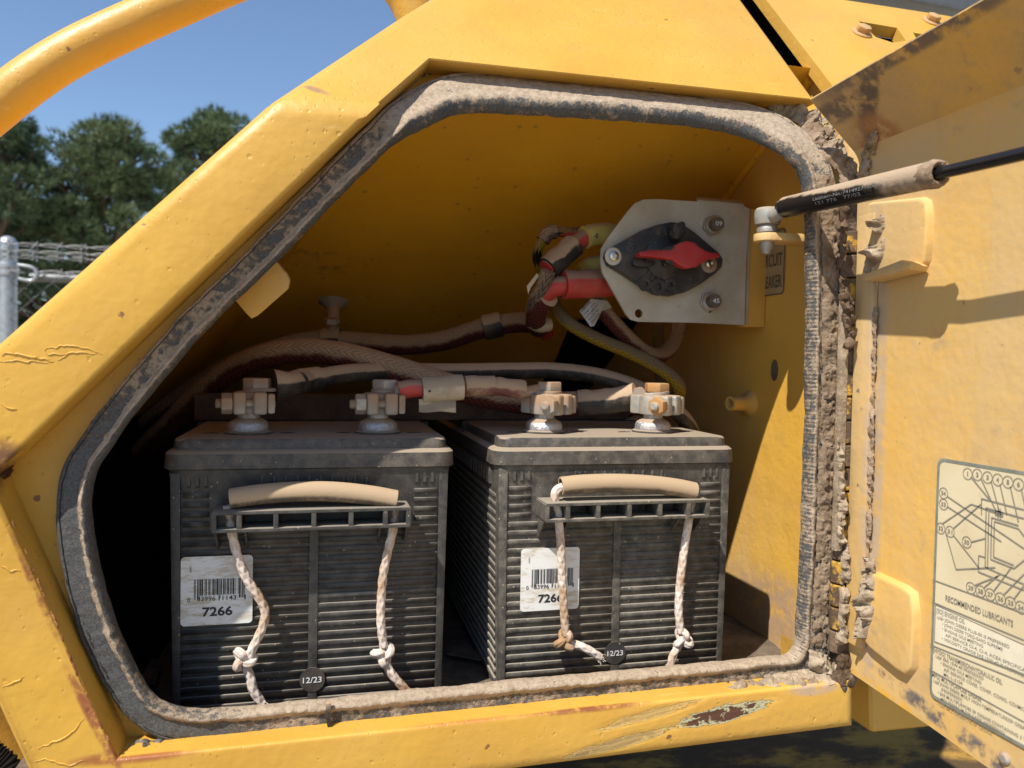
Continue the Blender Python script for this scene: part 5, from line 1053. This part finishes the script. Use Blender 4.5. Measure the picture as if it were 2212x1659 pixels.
# ------------------------------------------------------------------ dried mud caked on the frame
def mud_strip(pts, widths, nrm, thick, mat, name, parent, amp=0.6, sc=90, step=0.0010, cols=16, seed=0.0, smooth=0, cut=0.12):
    """a ragged crust along a line: pts centre line, widths vectors across (half), nrm outwards"""
    P = []; Wd = []; n0 = len(pts)
    for i in range(n0 - 1):
        k = max(1, int((pts[i + 1] - pts[i]).length/step))
        for j in range(k): t = j/k; P.append(pts[i].lerp(pts[i + 1], t)); Wd.append(widths[i].lerp(widths[i + 1], t))
    b = B(); vs = []; nn = Vector(nrm).normalized(); so = Vector((seed, seed*1.7, -seed)); keep = []
    for i, (p, w) in enumerate(zip(P, Wd)):
        fade = min(1.0, i/6, (len(P) - 1 - i)/6)
        for j in range(cols + 1):
            v = j/cols*2 - 1; q0 = p + w*v
            prof_ = (max(0, 1 - abs(v)**3))*fade
            h = thick*prof_*(0.55 + amp*fbm(q0 + so, sc, 5) + 0.28*fbm(q0 - so, sc*3.5, 3)) + thick*0.5*fbm(q0 + so, sc*0.4, 2)*prof_ - 0.0012*(1 - prof_)
            sx = Vector((noise.noise((q0 + so)*sc*1.3), noise.noise((q0 - so)*sc*1.3), noise.noise((q0 + so*2)*sc*1.3)))*thick*0.35
            vs.append(q0 + nn*h + sx*prof_); keep.append(h)
    w_ = cols + 1
    fq = [(i*w_ + j, i*w_ + j + 1, (i + 1)*w_ + j + 1, (i + 1)*w_ + j) for i in range(len(P) - 1) for j in range(cols)]
    b.add(vs, [f for f in fq if sum(keep[k] for k in f)/4 > cut*thick])
    bmesh.ops.delete(b.b, geom=[v for v in b.b.verts if not v.link_faces], context='VERTS')
    o = b.done(name, mat, parent, smooth=smooth or 50); o['kind'] = 'stuff'; return o
def mud_lumps(cs, mat, name, parent):
    b = B()
    for (c, r_) in cs:
        t = bmesh.ops.create_icosphere(b.b, subdivisions=2, radius=r_); off_ = Vector((random.random()*9, random.random()*9, random.random()*9))
        for v in t['verts']:
            v.co = v.co*(1 + 0.55*fbm(v.co/r_ + off_, 0.9, 3)); v.co = Vector((v.co.x, v.co.y*0.75, v.co.z)) + c
    o = b.done(name, mat, parent, smooth=30); o['kind'] = 'stuff'; return o
X3 = Vector((1, 0, 0)); Z3 = Vector((0, 0, 1)); Y3 = Vector((0, 1, 0))
yq = YS - 0.010
# right jamb: brown crust beside the seal
yr = YS - 0.0105
pr = [PB(1785, 372, yr), PB(1794, 480, yr), PY(1796, 620, yr), PY(1795, 800, yr), PY(1788, 1000, yr), PY(1781, 1200, yr), PY(1771, 1412, yr)]
mud_strip(pr, [X3*0.0100, X3*0.0105, X3*0.0105, X3*0.0105, X3*0.0105, X3*0.0105, X3*0.0100], (0, -1, 0), 0.0032, M['mud_brown'], 'caked_mud', seal, amp=0.55, sc=130, seed=1.3, cols=24, cut=0.02)
pr = [PY(1812, 470, yr - 0.002), PY(1814, 620, yr - 0.002), PY(1812, 800, yr - 0.002), PY(1806, 1000, yr - 0.002), PY(1800, 1200, yr - 0.002), PY(1790, 1410, yr - 0.002)]
mud_strip(pr, [X3*0.0035]*6, (-0.3, -1, 0), 0.0042, M['mud_dark'], 'caked_mud', seal, amp=1.0, sc=150, seed=21.3, cols=14, cut=0.2)
pr = [PY(1832, 400, YS - 0.004), PY(1836, 620, YS - 0.004), PY(1832, 1000, YS - 0.004), PY(1818, 1430, YS - 0.004)]
mud_strip(pr, [X3*0.012]*4, (0, -1, 0), 0.0030, M['mud_dark'], 'caked_mud', EX, amp=0.6, sc=120, seed=22.3, cols=18, cut=-1.0)
pr = [PB(1740, 262, yq), PB(1790, 320, yq), PB(1826, 372, yq), PB(1836, 420, yq)]
mud_strip(pr, [Vector((0.010, 0, 0.008)), Vector((0.012, 0, 0.006)), X3*0.010, X3*0.007], (0.1, -1, 0.35), 0.010, M['mud'], 'caked_mud', EX, amp=0.9, sc=80, seed=4.0, cols=22)
pr = [PB(1655, 222, yq + 0.004), PB(1710, 240, yq + 0.004), PB(1760, 268, yq + 0.004), PB(1815, 340, yq)]
mud_strip(pr, [Vector((0.001, 0, 0.006)), Vector((0.004, 0, 0.009)), Vector((0.008, 0, 0.008)), Vector((0.009, 0, 0.005))], (0.1, -1, 0.5), 0.008, M['mud_grey'], 'caked_mud', EX, amp=1.0, sc=120, seed=7.0, cols=20)
# black crust over the seal at the top left corner
pr = [PB(800, 250, yq + 0.012), PB(850, 205, yq + 0.012), PB(900, 168, yq + 0.012), PB(950, 152, yq + 0.012), PB(1020, 152, yq + 0.012), PB(1100, 160, yq + 0.012)]
mud_strip(pr, [Vector((0.003, 0, 0.003)), Vector((0.005, 0, 0.006)), Vector((0.005, 0, 0.008)), Vector((0.002, 0, 0.007)), Vector((0, 0, 0.004)), Vector((0, 0, 0.001))], (0, -1, 0.6), 0.006, M['mud_and_gap_black'], 'grit_and_gap_shade', EX, amp=1.0, sc=150, seed=2.0, cols=18)
pr = [PB(1200, 172, yq + 0.012), PB(1400, 190, yq + 0.012), PB(1600, 212, yq + 0.012), PB(1680, 226, yq + 0.012)]
mud_strip(pr, [Vector((0, 0, 0.0025))]*4, (0, -1, 0.6), 0.004, M['mud_and_gap_black'], 'grit_and_gap_shade', EX, amp=1.0, sc=150, seed=3.0, cols=8)
# hinge line: dark lumps and pale crust on the door side
pr = [PY(1822, 470, YP - 0.002), PY(1820, 560, YP - 0.002), PY(1822, 650, YP - 0.003), PY(1832, 690, YP - 0.004)]
mud_strip(pr, [X3*0.004, X3*0.0035, X3*0.005, X3*0.004], (-0.4, -1, 0), 0.006, M['mud_dark'], 'caked_mud', EX, amp=1.0, sc=120, seed=5.0)
mud_lumps([(PY(1835 + random.uniform(-12, 10), 625 + i*9 + random.uniform(-5, 5), YP - 0.004), random.uniform(0.002, 0.0055)) for i in range(14)], M['mud_dark'], 'mud_lumps', EX)
mud_lumps([(PY(1828 + random.uniform(-16, 14), 1420 + i*5, YP + 0.004), random.uniform(0.003, 0.007)) for i in range(14)], M['mud_dark'], 'mud_lumps', EX)
def dps(x, y): return PX(x, y, XH - 0.003)
pr = [dps(1905, 455), dps(1902, 500), dps(1895, 550), dps(1887, 600)]
mud_strip(pr, [Y3*0.007, Y3*0.010, Y3*0.012, Y3*0.006], (-1, 0, 0), 0.011, M['mud_grey'], 'caked_mud', door, amp=1.0, sc=95, seed=6.0, cols=20)
pr = [dps(1880, 1190), dps(1878, 1230), dps(1880, 1290), dps(1872, 1350), dps(1865, 1395)]
mud_strip(pr, [Y3*0.006, Y3*0.010, Y3*0.011, Y3*0.009, Y3*0.005], (-1, 0, 0), 0.010, M['mud_grey'], 'caked_mud', door, amp=1.0, sc=100, seed=8.0, cols=20)
pr = [dps(1892, 650), dps(1886, 800), dps(1882, 1000), dps(1878, 1190)]
mud_strip(pr, [Y3*0.003, Y3*0.004, Y3*0.004, Y3*0.003], (-1, 0, 0), 0.0028, M['mud'], 'caked_mud', door, amp=1.0, sc=150, seed=9.0, cols=10)
pr = [PP(1892, 275, *UPL) + Vector((-0.001, 0, 0)), PX(1880, 330, XH - 0.001), PX(1868, 395, XH - 0.001)]
mud_strip(pr, [Y3*0.006, Y3*0.010, Y3*0.006], (-1, 0, -0.3), 0.006, M['mud'], 'caked_mud', door, amp=1.0, sc=90, seed=10.0, cols=18)
pr = [PY(1812, 940, YP + 0.002), PY(1818, 1050, YP + 0.002), PY(1815, 1150, YP + 0.002), PY(1828, 1200, YP + 0.002), PY(1822, 1300, YP + 0.002), PY(1815, 1400, YP + 0.002)]
mud_strip(pr, [X3*0.003, X3*0.0045, X3*0.004, X3*0.006, X3*0.005, X3*0.007], (-0.2, -1, 0), 0.006, M['mud_grey'], 'caked_mud', EX, amp=1.0, sc=110, seed=11.0, cols=14)
# sill: dust and crumbs on the rail, dirt in the corners
def sill(x, y, Y): return PY(x, y, Y)
pr = [PY(1560, 1488, YP + 0.012), PY(1660, 1474, YP + 0.012), PY(1760, 1462, YP + 0.012), PY(1838, 1452, YP + 0.012)]
mud_strip(pr, [Vector((0, 0.006, 0.001)), Vector((0, 0.010, 0.002)), Vector((0, 0.014, 0.003)), Vector((0, 0.012, 0.003))], (0, -0.4, 1), 0.0045, M['mud_grey'], 'caked_mud', EX, amp=1.0, sc=120, seed=12.0, cols=18)
pr = [PY(1740, 1420, YS - 0.012), PY(1775, 1436, YS - 0.014), PY(1815, 1448, YS - 0.014)]
mud_strip(pr, [Z3*0.009, Z3*0.011, Z3*0.011], (0, -1, 0.3), 0.008, M['mud_grey'], 'caked_mud', EX, amp=1.0, sc=90, seed=13.0, cols=16)
pr = [PY(262, 1630, YP + 0.016), PY(310, 1622, YP + 0.016), PY(370, 1615, YP + 0.016)]
mud_strip(pr, [Vector((0, 0.010, 0.004))]*3, (0, -0.5, 1), 0.005, M['mud_and_gap_black'], 'grit_and_gap_shade', EX, amp=1.0, sc=150, seed=14.0, cols=16)
pr = [PY(-20, 990, YP + 0.012), PY(12, 1010, YP + 0.02), PY(40, 1000, YP + 0.03)]
mud_strip(pr, [Z3*0.006, Z3*0.009, Z3*0.006], (0.2, -1, 0), 0.005, M['rust'], 'rust_scale', EX, amp=1.0, sc=110, seed=15.0, cols=14)
# rust scabs along the lower lip and the left lip
pr = [PY(x, y, YP + 0.0016) for x, y in ((20, 1110), (70, 1225), (120, 1345), (165, 1455), (215, 1560), (250, 1630))]
mud_strip(pr, [Vector((0.0010, 0.0008, 0))]*6, (0.6, -0.7, 0.0), 0.0009, M['rust_paint'], 'rust_scale', EX, amp=2.0, sc=160, seed=17.0, cols=6, cut=0.35)
pr = [PY(x, y - 12, YP + 0.022) for x, y in ((480, 1612), (760, 1584), (1000, 1556), (1300, 1521), (1500, 1500), (1640, 1486))]  # black line for the shaded gap behind the sill lip, built as crust
mud_strip(pr, [Vector((0, 0.003, 0.0022))]*6, (0, -0.7, 0.7), 0.003, M['mud_and_gap_black'], 'grit_and_gap_shade', EX, amp=1.6, sc=120, seed=18.0, cols=8, cut=0.45)
# lifted paint: low ragged ridges on the band
def blister(pts, r_=0.00055):
    P = resample(smooth_path([PY(x*0.3473, 521 + y*0.3473, YP - 0.0001) for x, y in pts], 8), 0.0012)
    P = [p + Vector((fbm(p, 300, 3)*0.0012, 0, fbm(p + Vector((5, 0, 0)), 300, 3)*0.0012)) for p in P]
    b = B(); b.tube(P, lambda t: r_*(0.25 + math.sin(math.pi*min(1, max(0, t)))*0.8), 8, caps=False); b.done('paint_blister', M['paint'], EX, smooth=70, weld=False)
blister([(275, 695), (300, 668), (360, 655), (450, 652), (550, 668), (600, 690), (638, 706)]); blister([(600, 702), (520, 695), (440, 692), (400, 715), (365, 742)]); blister([(275, 695), (330, 705), (400, 700)])
blister([(0, 700), (110, 698), (200, 720), (280, 735), (335, 745)], 0.0008); blister([(0, 745), (100, 742), (190, 750), (300, 756)]); blister([(0, 1015), (60, 1040), (105, 1050)], 0.0007)
def b7(p): return [(x, y + (1974 - 950)/0.633) for x, y in p]
blister(b7([(225, 1540), (300, 1510), (380, 1480), (460, 1430), (525, 1350)])); blister(b7([(210, 1620), (280, 1605), (360, 1625), (430, 1640), (540, 1615)])); blister(b7([(20, 1150), (80, 1130), (150, 1090)]), 0.0006); blister(b7([(0, 390), (60, 425), (125, 435)]), 0.0006)
# torn seam of the seal at the bottom
b = B(); b.prism([PY(704, 1520, YS - 0.0155), PY(716, 1518, YS - 0.0155), PY(713, 1545, YS - 0.0155), PY(718, 1572, YS - 0.0155), PY(708, 1574, YS - 0.0155), PY(703, 1548, YS - 0.0155)], (0, 0.003, 0), 0.0004); b.done('seal_joint', M['black_hose'], seal)

# ------------------------------------------------------------------ fence
FY = 5.2
FN = empty('chain_link_fence', (PY(17, 560, FY).x, FY, ZG), 'galvanised chain link fence with barbed wire behind the machine', 'fence')
b = B(); c = PY(17, 560, FY); zt = PY(17, 530, FY).z; b.lathe([(0.048, ZG), (0.048, zt)], 24, Matrix.Translation((c.x, FY, 0))); b.done('post', M['galv'], FN, smooth=40)
b = B(); b.lathe([(0.052, -0.03), (0.053, 0.0), (0.047, 0.028), (0.033, 0.046), (0.013, 0.055), (0.001, 0.056)], 24, Matrix.Translation((c.x, FY, zt))); b.done('post_cap', M['galv'], FN, smooth=50)
for dy in (575, 590):
    b = B(); zz = PY(17, dy, FY).z; b.lathe([(0.054, -0.018), (0.056, -0.012), (0.056, 0.012), (0.054, 0.018)], 24, Matrix.Translation((c.x, FY, zz))); b.done('tension_band', M['galv'], FN, smooth=40)
b = B(); b.tube(smooth_path([PY(38, 572, FY - 0.06), PY(70, 578, FY - 0.06), PY(80, 592, FY - 0.06), PY(68, 606, FY - 0.06), PY(40, 602, FY - 0.06)], 8), 0.010, 10); b.done('tie_loop', M['galv'], FN)
zr = PY(100, 600, FY).z
b = B(); b.tube([Vector((c.x - 3.0, FY, zr)), Vector((c.x - 0.05, FY, zr))], 0.025, 16); b.tube([Vector((c.x + 0.12, FY, zr)), Vector((c.x + 6.0, FY, zr))], 0.025, 16); b.done('top_rail', M['wire'], FN)
for yy in (531, 546, 557, 588):
    zz = PY(60, yy, FY).z; b = B()
    for k in (0, 1): b.tube([Vector((c.x + i*0.04 - 1.5, FY - 0.05 + 0.006*math.cos(i*0.9 + k*math.pi), zz + 0.009*math.sin(i*0.9 + k*math.pi))) for i in range(160)], 0.0026, 5)
    for i in range(34):
        x = c.x - 1.4 + i*0.13; b.tube([Vector((x - 0.012, FY - 0.07, zz - 0.022)), Vector((x + 0.012, FY - 0.04, zz + 0.022))], 0.0024, 5); b.tube([Vector((x + 0.018, FY - 0.05, zz - 0.02)), Vector((x - 0.01, FY - 0.06, zz + 0.022))], 0.0024, 5)
    b.done('barbed_wire', M['wire'], FN, weld=False)
b = B(); dd = 0.055; zb0 = ZG + 0.1; nrow = int((zr + 0.03 - zb0)/dd)
for i in range(-28, 34):
    x = c.x + i*dd; pts = [Vector((x + (dd/2 if (k + i) % 2 else -dd/2), FY - 0.035 + (0.004 if (k + i) % 2 else -0.004), zb0 + k*dd)) for k in range(nrow + 1)]; b.tube(pts, 0.0026, 4, caps=False)
o = b.done('wire_mesh', M['wire'], FN, weld=False); o['kind'] = 'stuff'

# ------------------------------------------------------------------ pines beyond the fence
def pine(name, label, base, h, clumps, mat, seed, dens=1.0):
    rnd = random.Random(seed); T = empty(name, base, label, 'tree', 'pine trees beyond the fence'); base = Vector(base)
    tr = [base + Vector((rnd.uniform(-0.05, 0.05)*min(i, 3), rnd.uniform(-0.05, 0.05)*min(i, 3), h*i/8)) for i in range(9)]
    b = B(); b.tube(smooth_path(tr, 5), lambda t: 0.26*(1 - t*0.85), 12); b.done('trunk', M['bark'], T)
    b = B()
    for (c, r_) in clumps:
        k = min(8, max(1, int((c.z - base.z - 0.6*r_.length)/h*8))); p0 = tr[k]; b.tube(smooth_path([p0, p0.lerp(c, 0.5) + Vector((0, 0, -0.15)), c], 6), lambda t: 0.06*(1 - t*0.8) + 0.008, 6)
    b.done('limb', M['bark'], T)
    vs = []; fs = []
    for (c, r_) in clumps:
        n_t = int(640*dens*(r_.x*r_.y*r_.z)**0.45)
        for _ in range(n_t):
            while True:
                v = Vector((rnd.gauss(0, 1), rnd.gauss(0, 1), rnd.gauss(0, 1))); 
                if v.length > 0.1: break
            v.normalize(); rad = rnd.uniform(0.35, 1.0)**0.5*(1 + 0.25*fbm(v + c, 1.4, 3)); p = c + Vector((v.x*r_.x, v.y*r_.y, v.z*r_.z))*rad
            ax_ = (v + Vector((rnd.uniform(-.6, .6), rnd.uniform(-.6, .6), rnd.uniform(0.1, 1.0)))).normalized()
            for _k in range(9):
                d = (ax_ + Vector((rnd.uniform(-1, 1), rnd.uniform(-1, 1), rnd.uniform(-0.7, 1)))*0.75).normalized(); l = rnd.uniform(0.09, 0.18); s = d.orthogonal().normalized()*0.0075
                s.rotate(Matrix.Rotation(rnd.uniform(0, 6.28), 3, d)); i0 = len(vs); q0 = p + d*0.01
                vs += [q0 - s, q0 + s, q0 + d*l]; fs.append((i0, i0 + 1, i0 + 2))
    me = bpy.data.meshes.new('crown'); me.from_pydata([v - base for v in vs], [], fs); me.update(); link('crown', me, T, mat); return T
def tp(x, y, Y): return PY(x, y, Y)
def clumps_for(outline, Y, seed, rr=(0.7, 1.2)):
    rnd = random.Random(seed); out = []
    for (x, y, r_) in outline:
        for k in range(3):
            c = tp(x + rnd.uniform(-0.45, 0.45)*r_, y - 16 + rnd.uniform(-0.4, 0.35)*r_, Y + rnd.uniform(-1.0, 1.4)); s = r_*Y/F
            out.append((c, Vector((s*rnd.uniform(0.40, 0.72), s*rnd.uniform(0.45, 0.8), s*rnd.uniform(0.26, 0.46)))))
    return out
def place(x, Y): p = tp(x, 800, Y); return (p.x, Y, ZG)
YT = 17.0
o1 = [(20, 290, 60), (60, 330, 55), (-40, 330, 80), (20, 380, 80), (75, 400, 45), (-60, 430, 90), (30, 460, 75), (80, 480, 45), (-20, 520, 80), (50, 540, 70), (20, 600, 90), (-60, 620, 90)]
pine('pine_tree', 'dark pine cut off by the left edge of the picture', place(0, YT - 1), 5.6, clumps_for(o1, YT - 1, 3), M['needles_dark'], 11)
o2 = [(240, 300, 55), (200, 320, 55), (285, 320, 55), (160, 345, 50), (320, 350, 45), (240, 355, 75), (130, 385, 40), (190, 400, 65), (290, 400, 65), (335, 395, 40), (125, 430, 50), (230, 430, 55), (160, 450, 60), (300, 440, 50), (115, 480, 50), (200, 480, 70), (260, 490, 60), (150, 520, 60), (100, 520, 45), (210, 530, 60)]
pine('pine_tree', 'broad round pine in the middle of the gap left of the machine', place(225, YT), 5.6, clumps_for(o2, YT, 5), M['needles'], 12)
o3 = [(440, 282, 50), (470, 276, 50), (480, 300, 60), (395, 325, 45), (430, 350, 65), (500, 350, 80), (385, 380, 45), (380, 430, 60), (440, 420, 80), (520, 330, 90), (560, 380, 90), (350, 470, 55)]
pine('pine_tree', 'pine rising just behind the sloping yellow edge', place(450, YT + 2), 6.4, clumps_for(o3, YT + 2, 8), M['needles'], 13)
o4 = [(x, 560 + 30*math.sin(x*0.05), 75) for x in range(-80, 420, 50)] + [(x, 640, 80) for x in range(-80, 420, 60)] + [(x, 720, 80) for x in range(-80, 420, 60)]
b4 = pine('pine_tree', 'low dark pine growth along the foot of the fence', place(120, YT + 5), 3.6, clumps_for(o4, YT + 5, 9), M['needles_dark'], 14, 0.8)
